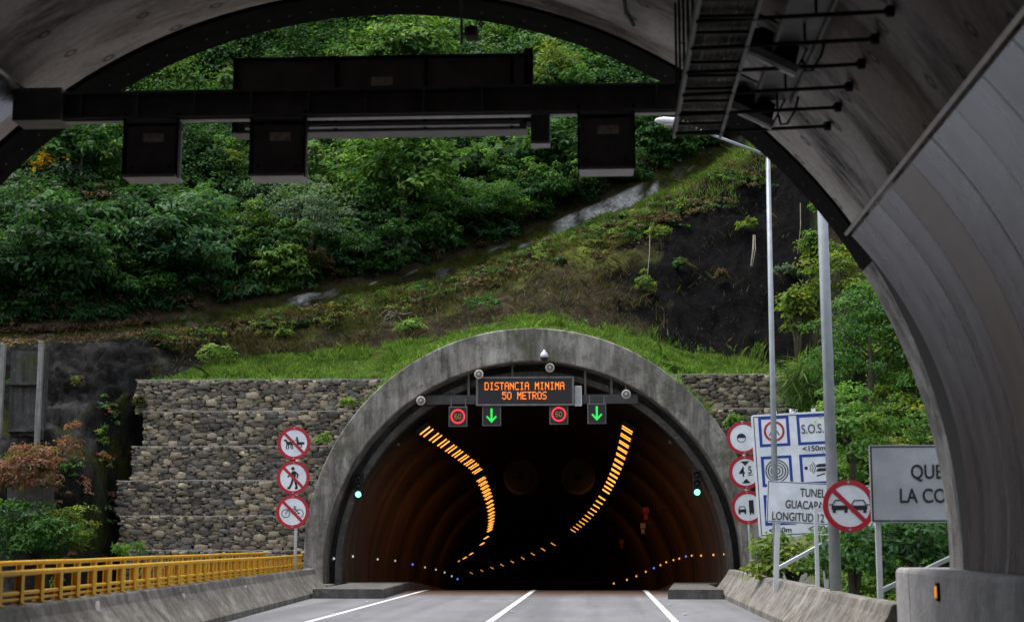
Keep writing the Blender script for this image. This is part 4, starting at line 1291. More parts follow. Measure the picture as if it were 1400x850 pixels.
wood_shrub('silvery_shrub', 'large silvery green fine-leaved shrub on the hill, below the second lane signal', 425, 300, .9, (1.7, 1.2, 1.9), 'silver', ncl=60, per=60, L=.2, W=.045, seed=61, droop=.7)
wood_shrub('broadleaf_plant', 'plant with big heart-shaped pale leaves below the middle of the beam', 665, 205, 1.8, (.9, .6, .7), [(.085, .17, .055), (.07, .15, .045), (.1, .19, .07)], ncl=12, per=9, L=.55, W=.46, seed=62, droop=.9, trunk=False)
wood_shrub('vine_shrub', 'bright mid green vine-covered mound in the middle of the hill, above the ditch', 640, 300, 1.0, (2.0, 1.2, 1.1), 'mid', ncl=70, per=60, L=.14, W=.075, seed=63, trunk=False)
wood_shrub('leafy_tree', 'tall lush light green tree on the hill, right of the second lane signal', 555, 225, 1.6, (1.9, 1.3, 2.6), 'light', ncl=80, per=52, L=.27, W=.13, seed=64)
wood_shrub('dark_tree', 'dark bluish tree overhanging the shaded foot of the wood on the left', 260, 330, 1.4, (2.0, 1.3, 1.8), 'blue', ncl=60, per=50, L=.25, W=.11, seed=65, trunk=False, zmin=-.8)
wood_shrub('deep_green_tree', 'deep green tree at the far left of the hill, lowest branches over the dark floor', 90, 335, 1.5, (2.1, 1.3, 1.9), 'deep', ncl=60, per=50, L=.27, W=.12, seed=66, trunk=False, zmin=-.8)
wood_shrub('low_shrub', 'dark rounded shrub at the right end of the wood, above the grey rock', 770, 265, .8, (1.2, .8, 1.0), 'deep', ncl=36, per=50, L=.16, W=.07, seed=67, trunk=False)
wood_shrub('bamboo_clump', 'pale green clump of upright stalks near the top, right of the message sign', 760, 95, 2.0, (1.0, .6, 1.5), 'yellow', ncl=24, per=36, L=.5, W=.06, seed=68, droop=-.2, trunk=False)
wood_shrub('crown_tree', 'bright green tree at the hilltop under the vault, left of the camera rod', 560, 60, 2.0, (2.4, 1.5, 1.8), 'light', ncl=70, per=52, L=.28, W=.13, seed=69)
wood_shrub('spreading_tree', 'mid green spreading tree left of the first lane signal, under the beam', 130, 200, 1.8, (2.0, 1.3, 1.6), 'mid', ncl=60, per=50, L=.24, W=.11, seed=70)
wood_shrub('big_leaf_tree', 'large-leaved green tree between the junction box and the right lane signal', 770, 200, 1.2, (1.3, .9, 1.6), 'mid', ncl=40, per=40, L=.3, W=.16, seed=71)
wood_shrub('dark_shrub', 'dark shrub at the right edge of the wood, under the lamp head', 905, 195, .8, (1.3, .9, 1.2), 'deep', ncl=40, per=48, L=.2, W=.09, seed=72, trunk=False)
wood_shrub('fern_clump', 'fresh light green fern clump just right of the second lane signal', 440, 210, 2.4, (.7, .5, .7), 'light', ncl=18, per=30, L=.34, W=.06, seed=73, droop=.8, trunk=False)
for px, y0, y1, Y, lab in ((306, 62, 275, 62, 'slender pale bare trunk rising above the beam left of the message sign'), (310, 300, 372, 54, 'thin pale trunk in the dark foot of the wood on the left'), (786, 160, 245, 60, 'thin leaning pale trunk beside the right lane signal')):
    q0, q1 = P(px, y1, Y), P(px - 2, y0, Y)
    t = thing('bare_tree', lab, 'tree', q0); d = q1 - q0
    m = MB(); m.tube([(0, .3, -2), (0, 0, 0), tuple(d * .5 + Vector((.06, 0, 0))), tuple(d)], [.07, .06, .05, .035], 8); build('trunk', m, M['pale_bark'], t, world=False, smooth=True)
    m = MB()
    for k in range(5):
        f = .35 + .13 * k; b = d * f; e = b + Vector((random.uniform(-.8, .8), random.uniform(-.3, .3), random.uniform(.3, .8))); m.tube([tuple(b), tuple((b + e) / 2 + Vector((0, 0, -.06))), tuple(e)], [.022, .016, .007], 5)
    build('branch', m, M['pale_bark'], t, world=False)

# shrubs on the left below the chute and on the gabions
def on(px, py, Y, R): return P(px, py, Y) - Vector((0, 0, R[2] * .75))
def seen_shrub(name, label, px, py, Y, R, pal, **kw): return shrub(name, label, on(px, py, Y, R), R, pal, **kw)
seen_shrub('red_leaved_shrub', 'reddish leaved shrub spilling over the concrete block at the left edge', 34, 640, 40.0, (1.05, .5, .7), 'red', ncl=110, per=30, L=.12, W=.05, seed=81, trunk=False, zmin=-.9)
seen_shrub('green_shrub', 'big green shrub at the left edge behind the yellow railings', 40, 728, 39.6, (1.35, .6, .85), 'mid', ncl=90, per=34, L=.13, W=.06, seed=82, trunk=False, zmin=-.9)
seen_shrub('green_shrub', 'olive shrub with dry twigs between the left-edge shrub and the black rock', 96, 722, 40.4, (.7, .5, .7), 'yellow', ncl=60, per=28, L=.12, W=.05, seed=83, trunk=False, zmin=-.9)
seen_shrub('ivy_patch', 'thin ivy and red leaves creeping on the dark rock right of the chute posts', 95, 612, 41.3, (.35, .2, .8), 'red', ncl=20, per=16, L=.13, W=.06, seed=84, trunk=False)
seen_shrub('fern', 'small bright fern at the foot of the gabion wall behind the railing', 176, 752, 41.9, (.45, .3, .22), 'light', ncl=14, per=22, L=.2, W=.04, seed=85, trunk=False)
seen_shrub('wall_weed', 'small green weed growing from the gabion wall, highest, touching the ring', 474, 551, 43.7, (.2, .15, .2), 'lawn', ncl=10, per=16, L=.14, W=.05, seed=86, trunk=False)
seen_shrub('wall_weed', 'small green weed on the gabion wall ledge just above the horse cart sign', 441, 601, 43.2, (.25, .15, .18), 'lawn', ncl=10, per=16, L=.14, W=.05, seed=87, trunk=False)
seen_shrub('moss_cushion', 'dark yellow-green moss cushion at the top left corner of the gabion wall', 190, 552, 43.9, (.2, .2, .3), [(.06, .07, .012), (.045, .055, .01)], ncl=24, per=30, L=.07, W=.05, seed=88, trunk=False)
seen_shrub('wall_weed', 'green weed on the right gabion wall behind the half-black round sign', 1005, 578, 43.0, (.35, .2, .25), 'light', ncl=14, per=18, L=.16, W=.06, seed=89, trunk=False)
# grassy and leafy clumps on the right
seen_shrub('tall_grass_tuft', 'tall pale green grass tuft on the right gabion wall beside the lamp posts', 1096, 528, 42.2, (.6, .5, .7), [(.10, .17, .04), (.075, .14, .03)], ncl=20, per=40, L=.8, W=.03, seed=90, droop=.5, trunk=False)
seen_shrub('yellow_green_shrub', 'yellow-green shrub on the right edge of the black slope, behind the lamp posts', 1090, 440, 44.6, (.7, .5, 1.1), 'yellow', ncl=36, per=36, L=.18, W=.09, seed=91)
seen_shrub('leafy_shrub', 'leafy shrub with broad yellow-green leaves behind the barrier, under the tunnel name board', 1085, 775, 31, (1.0, .6, .75), 'yellow', ncl=40, per=34, L=.16, W=.08, seed=92)
seen_shrub('leafy_shrub', 'dense green shrub behind the barrier below the no overtaking sign', 1165, 765, 28, (.9, .6, .65), 'mid', ncl=40, per=36, L=.14, W=.07, seed=93)
seen_shrub('leafy_shrub', 'dark leafy shrub right of the board post, under the big white board', 1240, 750, 26, (.9, .6, .6), 'deep', ncl=40, per=36, L=.14, W=.07, seed=94)
seen_shrub('bank_tree', 'bushy green tree above the big white board on the right bank', 1190, 480, 37, (1.5, 1.0, 1.9), 'mid', ncl=80, per=70, L=.12, W=.06, seed=95)
seen_shrub('bank_tree', 'light green tree on the right bank beside the no overtaking sign', 1160, 600, 33, (1.0, .8, 1.1), 'light', ncl=60, per=64, L=.12, W=.06, seed=96)
seen_shrub('bank_tree', 'olive tree high on the right bank just inside the near tunnel rim', 1150, 385, 42, (1.1, .8, 1.3), 'yellow', ncl=50, per=64, L=.12, W=.06, seed=97)

# plants and roots on the cut slope
def slope_pt(px, py, lo=2.0, hi=2.999):
    b = None
    for v in np.arange(lo, hi, .01):
        q = hill_pt(px, v); d = CAM_M.T @ np.array(q - Vector((0, 0, EYE))); yy = CY - d[1] / -d[2] * F_PX
        if b is None or abs(yy - py) < b[0]: b = (abs(yy - py), q)
    return b[1] + Vector((0, -.35, .1))
for i, (px, py, R, pal, lab) in enumerate((
        (1022, 318, (.35, .25, .3), 'yellow', 'green fern tuft with dry strands hanging on the upper black slope'),
        (930, 370, (.2, .15, .2), 'mid', 'tiny green tuft on the middle of the black slope'),
        (985, 385, (.2, .15, .2), 'dry', 'small dry tuft on the black slope left of the lamp post'),
        (1075, 385, (.45, .3, .45), 'silver', 'pale wiry shrub on the black slope between the lamp posts'),
        (900, 330, (.5, .3, .35), 'yellow', 'yellowish creeper at the top left of the black slope'),
        (880, 400, (.35, .25, .5), 'yellow', 'olive creeper trailing down the left edge of the black slope'),
        (560, 455, (.6, .3, .3), 'lawn', 'bright green weeds at the foot of the slope, left of the ring crown'),
        (300, 500, (.6, .3, .35), 'lawn', 'bright green grass clump at the left end of the lawn'),
        (390, 465, (.3, .2, .2), 'yellow', 'yellow moss clump on the dark slope above the left lawn'),
        (660, 425, (.7, .3, .3), 'mid', 'green weeds on the slope just above the ring crown, to the left'))):
    shrub('slope_plant', lab, slope_pt(px, py), R, pal, ncl=16, per=22, L=.15, W=.05, seed=120 + i, trunk=False, cat='plant', lift=.2)
rt = thing('dead_roots', 'tangle of pale dead roots on the slope above the left lawn', 'roots', slope_pt(545, 440))
m = MB()
for k in range(16):
    a = random.uniform(0, 6.28); L_ = random.uniform(.3, .8); m.tube([(0, -.05, .1), (math.cos(a) * L_ * .5, -.2 - random.random() * .2, math.sin(a) * L_ * .4), (math.cos(a + .4) * L_, -.15, math.sin(a + .5) * L_ * .8 - .2)], [.022, .015, .006], 5)
build('root', m, M['pale_bark'], rt, world=False)
for px, y0, y1, lab in ((888, 318, 392, 'long thin dry vine hanging at the left edge of the black slope'), (1092, 285, 355, 'thin dry vine hanging on the black slope by the second lamp post'), (1030, 330, 372, 'bunch of dry strands hanging under the fern tuft')):
    q = slope_pt(px, y0); e = slope_pt(px - 4, y1) + Vector((0, -.05, 0)); m = MB(); k = 1 if 'thin' in lab else 5
    for i in range(k):
        o_ = Vector((random.uniform(-.06, .06) * (k > 1), -.1, 0)); m.tube([q + o_, (q + e) / 2 + o_ * 1.6 + Vector((.03, -.12, 0)), e + o_], [.014, .012, .006], 5)
    tag(build('hanging_vine', m, M['pale_bark']), lab, 'vine')

# lawn on the terrace, grass on the ditch edge, fallen leaves
def blades(name, label, cat, n, pick, hmin, hmax, wid, pal, seed, mat='grass', lean=.5, clump=True):
    rng = np.random.default_rng(seed); pal = np.array(PAL[pal] if isinstance(pal, str) else pal)
    base = np.array([tuple(pick(rng)) for _ in range(n)])
    h = rng.uniform(hmin, hmax, (n, 1)) * (np.array([[max(.35, 1 + 1.5 * fb(Vector(b), .9, 3))] for b in base]) if clump else 1); a = rng.uniform(0, 2 * np.pi, n); s = np.c_[np.cos(a), np.sin(a), np.zeros(n)] * wid / 2
    lv = rng.normal(0, lean, (n, 3)) * h; lv[:, 2] = 0; lv[:, 1] -= .15 * h[:, 0]
    mid = base + np.array([0, 0, 1]) * h * .6 + lv * .4; tip = base + np.array([0, 0, 1]) * h * .95 + lv
    Vv = np.stack([base - s, base + s, mid + s * .7, tip, mid - s * .7], 1).reshape(-1, 3)
    Ff = np.arange(5 * n).reshape(n, 5); cols = pal[rng.integers(len(pal), size=n)] * rng.uniform(.65, 1.3, (n, 1))
    cols = cols * np.array([[.8 + .5 * (fb(Vector(b), 1.3) + .3)] for b in base])
    o = mesh_np(name, Vv, Ff, np.repeat(np.clip(cols, .004, .6), 5, 0), M[mat]); return tag(o, label, cat, kind='stuff')


def pk_lawn(rng):
    while True:
        px = rng.uniform(212, 1062); v = rng.uniform(1.0, 2.03) if px > 290 else rng.uniform(1.3, 2.0)
        v += .10 * fb(Vector((px * .02, 3, v)), 2.0, 3) if v > 1.75 else 0
        p = hill_pt(px, v)
        if fb(p, 1.1, 3) > -.30: return p + Vector((0, -.02, -.02))
blades('grass', 'bright green lawn on the terrace above the gabion walls and tunnel ring', 'grass', 60000, pk_lawn, .04, .18, .024, 'lawn', 31)


def pk_edge(rng):
    while True:
        px = rng.uniform(215, 1060); v = rng.uniform(2.72, 4.0); p = hill_pt(px, v)
        dens = .22 + .95 * sm(640, 740, px) if v > 2.8 else .12 + .35 * sm(640, 760, px)
        if v < 2.95 and px > 900: dens *= 1 - .6 * sm(.0, .2, 2.95 - v)
        if fb(p, .7) > .45 - dens: return p + Vector((0, -.25 if v < 2.98 else 0, .02))
blades('ditch_grass', 'patchy grass and weeds along the lip of the ditch above the cut slope', 'grass', 28000, pk_edge, .05, .19, .028, [(.10, .22, .03), (.15, .27, .045), (.12, .16, .04), (.15, .12, .06), (.07, .14, .025)], 32)


def pk_slope(rng):
    while True:
        px = rng.uniform(190, 1075); v = rng.uniform(2.03, 2.97); p = hill_pt(px, v)
        d = .75 if px < 850 else max(.11, .75 - (px - 850) / 110)
        if px > 850 and v > 2.8: d = max(d, .5)
        if px < 330: d *= .35
        if rng.random() < d and fb(p, .8) > -.02 - .35 * d: return p + Vector((0, -.30, .02))
blades('slope_weeds', 'thin dry and olive weeds straggling over the earth cut slope', 'weeds', 12000, pk_slope, .05, .24, .02, [(.045, .045, .016), (.06, .045, .026), (.09, .065, .042), (.03, .036, .012), (.05, .07, .02), (.14, .11, .075)], 36, lean=.9)


def pk_tier(rng):
    k = rng.random(); px = rng.uniform(200, 470) if k < .6 else rng.uniform(925, 1070)
    q = P(px, np.interp(px, [200, 470, 925, 1070], [520, 520, 511, 511]), 44.3); return Vector((q.x, 44.3 + rng.uniform(.0, .5), q.z))
blades('wall_top_grass', 'short grass fringe along the top edge of the gabion walls', 'grass', 1500, pk_tier, .05, .16, .025, 'lawn', 33)


def litter(n, pick, seed):
    rng = np.random.default_rng(seed); C = np.array([tuple(pick(rng)) for _ in range(n)])
    Nn = unit(np.tile([0, -.4, .9], (n, 1)) + rng.normal(0, .5, (n, 3))); pal = np.array([(.16, .10, .06), (.11, .075, .05), (.20, .14, .09), (.07, .05, .035)])
    return leaf_arrays(rng, C, Nn, .17, .08, pal[rng.integers(4, size=n)], 0)
def pk_lit(rng):
    r = rng.random()
    if r < .6: px, v = rng.uniform(-60, 210), rng.choice([rng.uniform(4.7, 5.05), rng.uniform(2.9, 4.2)])
    else: px, v = rng.uniform(210, 900), rng.uniform(2.55, 3.6)
    return hill_pt(px, v) + Vector((0, -.22 if v < 2.98 else -.03, .05))
Vv, Ff, Tt = litter(3600, pk_lit, 35)
tag(mesh_np('leaf_litter', Vv, Ff, Tt, M['leaf']), 'brown fallen leaves scattered along the ditch and slope lip', 'leaf litter', kind='stuff')

def pk_stem(rng):
    px = rng.uniform(230, 1050); return hill_pt(px, rng.uniform(1.05, 2.1)) + Vector((0, -.03, -.02))
blades('dry_stalks', 'dry stalks and dark weeds standing in the terrace lawn', 'weeds', 2200, pk_stem, .10, .34, .014, [(.16, .13, .07), (.05, .09, .02), (.10, .12, .04), (.04, .065, .018)], 37, lean=.5)


def pk_rim(rng):
    a = rng.uniform(R_(38), R_(140)); rr = OR + rng.uniform(-.03, .05)
    return Vector((OC + rr * math.cos(a), rng.uniform(42.02, 42.9), OZ + rr * math.sin(a)))
blades('rim_grass', 'ragged grass hanging over the top edge of the far tunnel ring', 'grass', 3600, pk_rim, .04, .15, .022, 'lawn', 38, lean=.8)

# drainage chute at far left
CYy = 42.3
q0, q1 = P(30, 470, CYy), P(30, 612, CYy)
ch = thing('drainage_chute', 'stained concrete drainage chute between two upright posts at the far left', 'drain', q1)
for px, ya, yb_ in ((5, 470, 605), (57, 466, 615)):
    m = MB(); a_, b_ = P(px, ya, CYy), P(px, yb_, CYy); m.box((a_.x, CYy, (a_.z + b_.z) / 2), (.13, .14, a_.z - b_.z)); build('post', m, M['post_concrete'], ch, bevel=.01)
m = MB(); a_, b_ = P(10, 478, CYy), P(52, 600, CYy); m.box(((a_.x + b_.x) / 2, CYy + .45, (a_.z + b_.z) / 2), (1.0, .3, a_.z - b_.z)); build('channel_back', m, M['mossy_concrete'], ch)
m = MB()
for py in (524, 588): q = P(31, py, CYy); m.box((q.x, CYy + .2, q.z), (.94, .2, .07))
build('cross_beam', m, M['mossy_concrete'], ch, bevel=.008)
m = MB(); a_, b_ = P(12, 640, 41), P(66, 690, 41); m.box(((a_.x + b_.x) / 2, 41.2, (a_.z + b_.z) / 2 - .2), (b_.x - a_.x, .5, a_.z - b_.z + .6))
tag(build('catch_basin', m, M['mossy_concrete'], bevel=.02), 'grey concrete catch basin under the red leaved shrub at far left', 'concrete block')

# ------------------------------------------------------------------ road signs
def sc2(poly, s, ox=0, oz=0): return [(x * s + ox, z * s + oz) for x, z in poly]


def circ(cx, cz, r, n=18): return [(cx + r * math.cos(2 * math.pi * k / n), cz + r * math.sin(2 * math.pi * k / n)) for k in range(n)]


def stroke(mb, pts, w, y0, y1):
    for a, b in zip(pts[:-1], pts[1:]):
        d = Vector((b[0] - a[0], b[1] - a[1])); L = d.length
        if L < 1e-6: continue
        nx, nz = -d.y / L * w / 2, d.x / L * w / 2; ex, ez = d.x / L * w * .25, d.y / L * w * .25
        mb.prism([(a[0] + nx - ex, a[1] + nz - ez), (a[0] - nx - ex, a[1] - nz - ez), (b[0] - nx + ex, b[1] - nz + ez), (b[0] + nx + ex, b[1] + nz + ez)], y0, y1)


Y0_, Y1_ = -.006, .004


def pic_walker(r):
    m = MB(); S = r * .62
    m.prism(circ(-.05 * S, .86 * S, .17 * S), Y0_, Y1_)
    m.prism(sc2([(-.12, .62), (.16, .64), (.28, .5), (.22, .0), (.12, -.12), (-.14, -.1), (-.12, .25)], S), Y0_, Y1_)
    for pts, w_ in (([(-.06, .52), (-.34, .22), (-.52, .08)], .14), ([(.2, .52), (.46, .26), (.36, .0)], .14), ([(-.02, -.05), (-.12, -.5), (-.36, -1.0), (-.5, -1.0)], .2), ([(.1, -.05), (.24, -.5), (.38, -1.0), (.22, -1.02)], .2)):
        stroke(m, sc2(pts, S), w_ * S, Y0_, Y1_)
    return m


def pic_cart(r):
    m = MB(); S = r * .62
    m.prism(sc2([(-.95, .18), (-1.02, .30), (-.84, .40), (-.72, .32), (-.62, .16), (-.22, .14), (-.12, .0), (-.16, -.14), (-.62, -.18), (-.78, .0), (-.82, .22)], S), Y0_, Y1_)
    for pts in ([(-.66, -.1), (-.74, -.34), (-.7, -.56)], [(-.56, -.1), (-.5, -.36), (-.56, -.56)], [(-.24, -.1), (-.3, -.36), (-.24, -.56)], [(-.18, -.06), (-.12, -.34), (-.08, -.54)], [(-.14, .06), (-.02, -.1)]): stroke(m, sc2(pts, S), .09 * S, Y0_, Y1_)
    m.prism(sc2([(.22, .14), (1.02, .10), (1.0, -.12), (.3, -.14)], S), Y0_, Y1_)
    m.annulus((.58 * S, -.24 * S), .14 * S, .22 * S, Y0_, Y1_, 20); m.prism(circ(.58 * S, -.24 * S, .05 * S), Y0_, Y1_)
    m.prism(circ(.28 * S, .52 * S, .1 * S), Y0_, Y1_); m.prism(sc2([(.2, .42), (.4, .42), (.46, .12), (.26, .12)], S), Y0_, Y1_)
    stroke(m, sc2([(.22, .34), (.0, .22), (-.14, .12)], S), .05 * S, Y0_, Y1_)
    return m


def pic_bike(r):
    m = MB(); S = r * .66
    for x in (-.62, .62): m.annulus((x * S, -.16 * S), .33 * S, .39 * S, Y0_, Y1_, 28); m.prism(circ(x * S, -.16 * S, .05 * S), Y0_, Y1_)
    for pts in ([(-.62, -.16), (-.32, .34), (-.4, .44), (-.22, .44)], [(-.36, .26), (.26, .26), (0, -.2), (-.36, .24)], [(.62, -.16), (.24, .26), (.18, .42)], [(.62, -.16), (0, -.2)], [(.08, .46), (.32, .44)]): stroke(m, sc2(pts, S), .06 * S, Y0_, Y1_)
    return m


def pic_cars(r):
    m = MB(); S = r * .8
    for ox, solid in ((-.44, 1), (.46, 0)):
        m.prism(sc2([(-.38, .02), (.38, .02), (.40, -.12), (.36, -.2), (-.36, -.2), (-.40, -.12)], S, ox * S, 0), Y0_, Y1_)
        stroke(m, sc2([(-.34, .04), (-.22, .26), (.22, .26), (.34, .04)], S, ox * S, 0), .05 * S, Y0_, Y1_)
        for s in (-1, 1): m.prism(sc2([(s * .35, -.2), (s * .2, -.2), (s * .2, -.33), (s * .35, -.33)], S, ox * S, 0), Y0_, Y1_)
        stroke(m, sc2([(-.5, .06), (-.36, .05)], S, ox * S, 0), .05 * S, Y0_, Y1_); stroke(m, sc2([(.36, .05), (.5, .06)], S, ox * S, 0), .05 * S, Y0_, Y1_)
    return m


def pic_half(r):
    m = MB(); c = (-.12 * r, 0); q = .27 * r
    m.annulus(c, q * .86, q, Y0_, Y1_, 28)
    m.prism([(c[0] + q * .9 * math.cos(math.pi * k / 16), c[1] + q * .9 * math.sin(math.pi * k / 16)) for k in range(17)], Y0_, Y1_); return m


def pic_height(r):
    m = merge(text_mb('4', .86 * r, -.22 * r, -.0 * r, -.004, sx=.85, bold=.008 * r), text_mb('5', .62 * r, .26 * r, .10 * r, -.004, sx=.85, bold=.008 * r))
    m.box((.26 * r, -.003, -.17 * r), (.3 * r, .006, .04 * r))
    m.prism(sc2([(-.26, .66), (.26, .66), (0, .38)], r), Y0_, Y1_); m.prism(sc2([(-.26, -.66), (.26, -.66), (0, -.38)], r), Y0_, Y1_); return m


def pic_cartruck(r):
    m = MB(); S = r
    m.prism(sc2([(.06, .42), (.34, .42), (.34, -.34), (.06, -.34)], S), Y0_, Y1_)
    m.prism(sc2([(.08, -.34), (.16, -.34), (.16, -.44), (.08, -.44)], S), Y0_, Y1_); m.prism(sc2([(.24, -.34), (.32, -.34), (.32, -.44), (.24, -.44)], S), Y0_, Y1_)
    o = -.36 * S
    m.prism(sc2([(-.22, -.1), (.22, -.1), (.24, -.28), (-.24, -.28)], S, o, 0), Y0_, Y1_); stroke(m, sc2([(-.2, -.1), (-.13, .06), (.13, .06), (.2, -.1)], S, o, 0), .04 * S, Y0_, Y1_)
    for s in (-1, 1): m.prism(sc2([(s * .22, -.28), (s * .12, -.28), (s * .12, -.38), (s * .22, -.38)], S, o, 0), Y0_, Y1_)
    return m


def round_sign(parent, c, r, pic, slash, label):
    d = MB(); d.disc((0, 0), r * .97, 0, .012)
    o = build('round_sign', d, M['sign_white'], parent, world=False); o.location = c; o['label'] = label
    m = MB(); m.annulus((0, 0), r * .80, r, -.008, .014, 56); build('red_rim', m, M['sign_red'], o, world=False)
    build('pictogram', pic(r), M['sign_black'], o, world=False)
    if slash:
        m = MB(); stroke(m, [(-.60 * r, .60 * r), (.60 * r, -.60 * r)], .17 * r, -.0075, .006); build('red_slash', m, M['sign_red'], o, world=False)
    m = MB()
    for s in (-1, 1): m.disc((0, s * .9 * r), .018, -.012, -.004, 10)
    build('bolt', m, M['galv'], o, world=False)
    m = MB(); m.box((0, .028, 0), (.5 * r, .03, .05)); build('bracket', m, M['galv'], o, world=False)
    return o


# left post: horse cart, pedestrian, bicycle
SY_ = 36.6; base = P(402.5, 781, SY_); zs = [P(401, y, SY_).z for y in (605.5, 652.5, 699)]
sp = thing('sign_post', 'white post with three round no-entry signs for horse carts, pedestrians and bicycles', 'road sign', (base.x, SY_, .6))
m = MB(); m.tube([(0, .06, -.1), (0, .06, zs[0] - .6 + .2)], .038, 12); build('pole', m, M['white_steel'], sp, world=False, smooth=True)
for z, pic, lab in zip(zs, (pic_cart, pic_walker, pic_bike), ('round red sign forbidding horse carts', 'round red sign forbidding pedestrians', 'round red sign forbidding bicycles')):
    round_sign(sp, (P(401, 650, SY_).x - base.x, 0, z - .6), .40, pic, True, lab)
# right post: half-black, height limit, distance
SY2 = 36.0; base = P(1029, 786, SY2)
sp2 = thing('sign_post', 'leaning white post with three round red-rimmed signs partly behind the blue service board', 'road sign', (base.x, SY2, .58), rot=(0, R_(-2.6), 0))
top = P(1019, 646, SY2); m = MB(); m.tube([(0, .06, -.12), (0, .06, P(1017, 575, SY2).z - .58)], .036, 12); build('pole', m, M['white_steel'], sp2, world=False, smooth=True)
for px, py, pic, lab in ((1024, 598, pic_half, 'round sign with a half-black disc'), (1026, 645, pic_height, 'round height limit sign'), (1028, 693, pic_cartruck, 'round sign with a car and a truck')):
    round_sign(sp2, (0, 0, (P(px, py, SY2).z - .58)), .385, pic, False, lab)

# blue and white service board
BYB = 32.4
TL, BL = P(1028, 567, BYB), P(1038, 735, BYB); Wb = 1.66; Hb = TL.z - BL.z
bs = thing('service_board', 'tall white service board with blue framed symbols, S.O.S. and distances', 'road sign', BL, rot=(0, R_(-2.6), R_(-4)))
m = MB(); m.prism(rrect(0, 0, Wb, Hb, .06), 0, .03); build('board', m, M['sign_white'], bs, world=False)
m = frame_mb(.045, .04, Wb - .045, Hb - .04, .016, -.004, .004); build('border_line', m, M['sign_black'], bs, world=False)
u = Hb / 168.0
cols_ = (.125 + .31, 1.11 + .31)
def fz(py): return (735 - py) * u
cells = []
for j, (pt, pb) in enumerate(((571, 611), (626, 665), (679, 717))):
    for i, cx_ in enumerate((.46, 1.25)):
        zc_ = (fz(pt) + fz(pb)) / 2; s = .315
        build('blue_frame', frame_mb(cx_ - s, zc_ - s, cx_ + s, zc_ + s, .058, -.006, .004), M['sign_blue'], bs, world=False); cells.append((cx_, zc_))
m = MB(); m.annulus(cells[0], .17, .215, -.006, .004, 40); build('red_ring', m, M['sign_red'], bs, world=False)
m = MB()
stroke(m, [(cells[0][0] - .1, cells[0][1] - .08), (cells[0][0], cells[0][1] + .1), (cells[0][0] + .1, cells[0][1] - .08)], .02, -.006, .004)
for rr in (.05, .11, .165, .215): m.annulus(cells[2], rr, rr + .022, -.006, .004, 40)
cx_, cz_ = cells[3]
m.prism(circ(cx_ - .19, cz_ + .03, .035), -.006, .004)
for rr in (.07, .115, .16): m.annulus((cx_ - .17, cz_ + .03), rr, rr + .014, -.006, .004, 16, R_(-45), R_(45))
for dz in (.07, -.02): m.prism([(cx_ + .02, cz_ + dz - .03), (cx_ + .02, cz_ + dz + .01), (cx_ + .07, cz_ + dz + .035), (cx_ + .24, cz_ + dz + .035), (cx_ + .24, cz_ + dz - .03)], -.006, .004)
stroke(m, [(cx_ + .02, cz_ - .14), (cx_ + .18, cz_ - .1)], .025, -.006, .004)
for c_ in cells[4:]: stroke(m, [(c_[0] - .12, c_[1] - .12), (c_[0] + .02, c_[1] + .1), (c_[0] + .14, c_[1] - .1)], .05, -.006, .004)
build('pictogram', m, M['sign_black'], bs, world=False)
for m in (text_mb('S.O.S.', .27, cells[1][0], cells[1][1], sx=.72, bold=.001), text_mb('<150m', .15, cells[1][0] + .0, fz(617.5), sx=1.12, bold=.003), text_mb('<750m', .15, cells[4][0] - .02, fz(726), sx=1.1, bold=.003), text_mb('<700m', .15, cells[5][0], fz(726), sx=1.1, bold=.003)):
    build('lettering', m, M['sign_black'], bs, world=False)
m = MB()
for x in (.5, 1.3):
    m = MB(); m.box((x, .07, Hb / 2 - .5), (.09, .06, Hb + 1.15)); build('post', m, M['white_steel'], bs, world=False)

# tunnel name board
TY = 27.6
a_, b_ = P(1046, 656, TY), P(1047.5, 713, TY); Wt, Ht = 1.95, a_.z - b_.z
tb = thing('name_board', 'white tunnel name board reading TUNEL GUACAPA LONGITUD 12, before the service board', 'road sign', b_, rot=(0, R_(3.2), 0))
m = MB(); m.prism(rrect(0, 0, Wt, Ht, .04), 0, .02); build('board', m, M['sign_white'], tb, world=False)
build('border_line', frame_mb(.012, .012, Wt - .012, Ht - .012, .012, -.003, .004), M['sign_black'], tb, world=False)
k = TY / F_PX
for m in (text_mb('TUNEL', .205, (1090 - 1046) * k, Ht - 14.5 * k, align='LEFT', sx=.70, bold=.002), text_mb('GUACAPA', .205, (1070.5 - 1046) * k, Ht - 31 * k, align='LEFT', sx=.70, bold=.002), text_mb('LONGITUD 12', .205, (1053 - 1046) * k, Ht - 47.5 * k, align='LEFT', sx=.70, bold=.002)):
    build('lettering', m, M['sign_black'], tb, world=False)
for x in (.21,): m = MB(); m.box((x, .05, -.25), (.085, .05, 1.9)); build('post', m, M['white_steel'], tb, world=False)
m = MB(); m.bar((.24, .12, -.80), (1.25, .5, -.22), .06, .06); build('brace', m, M['white_steel'], tb, world=False)

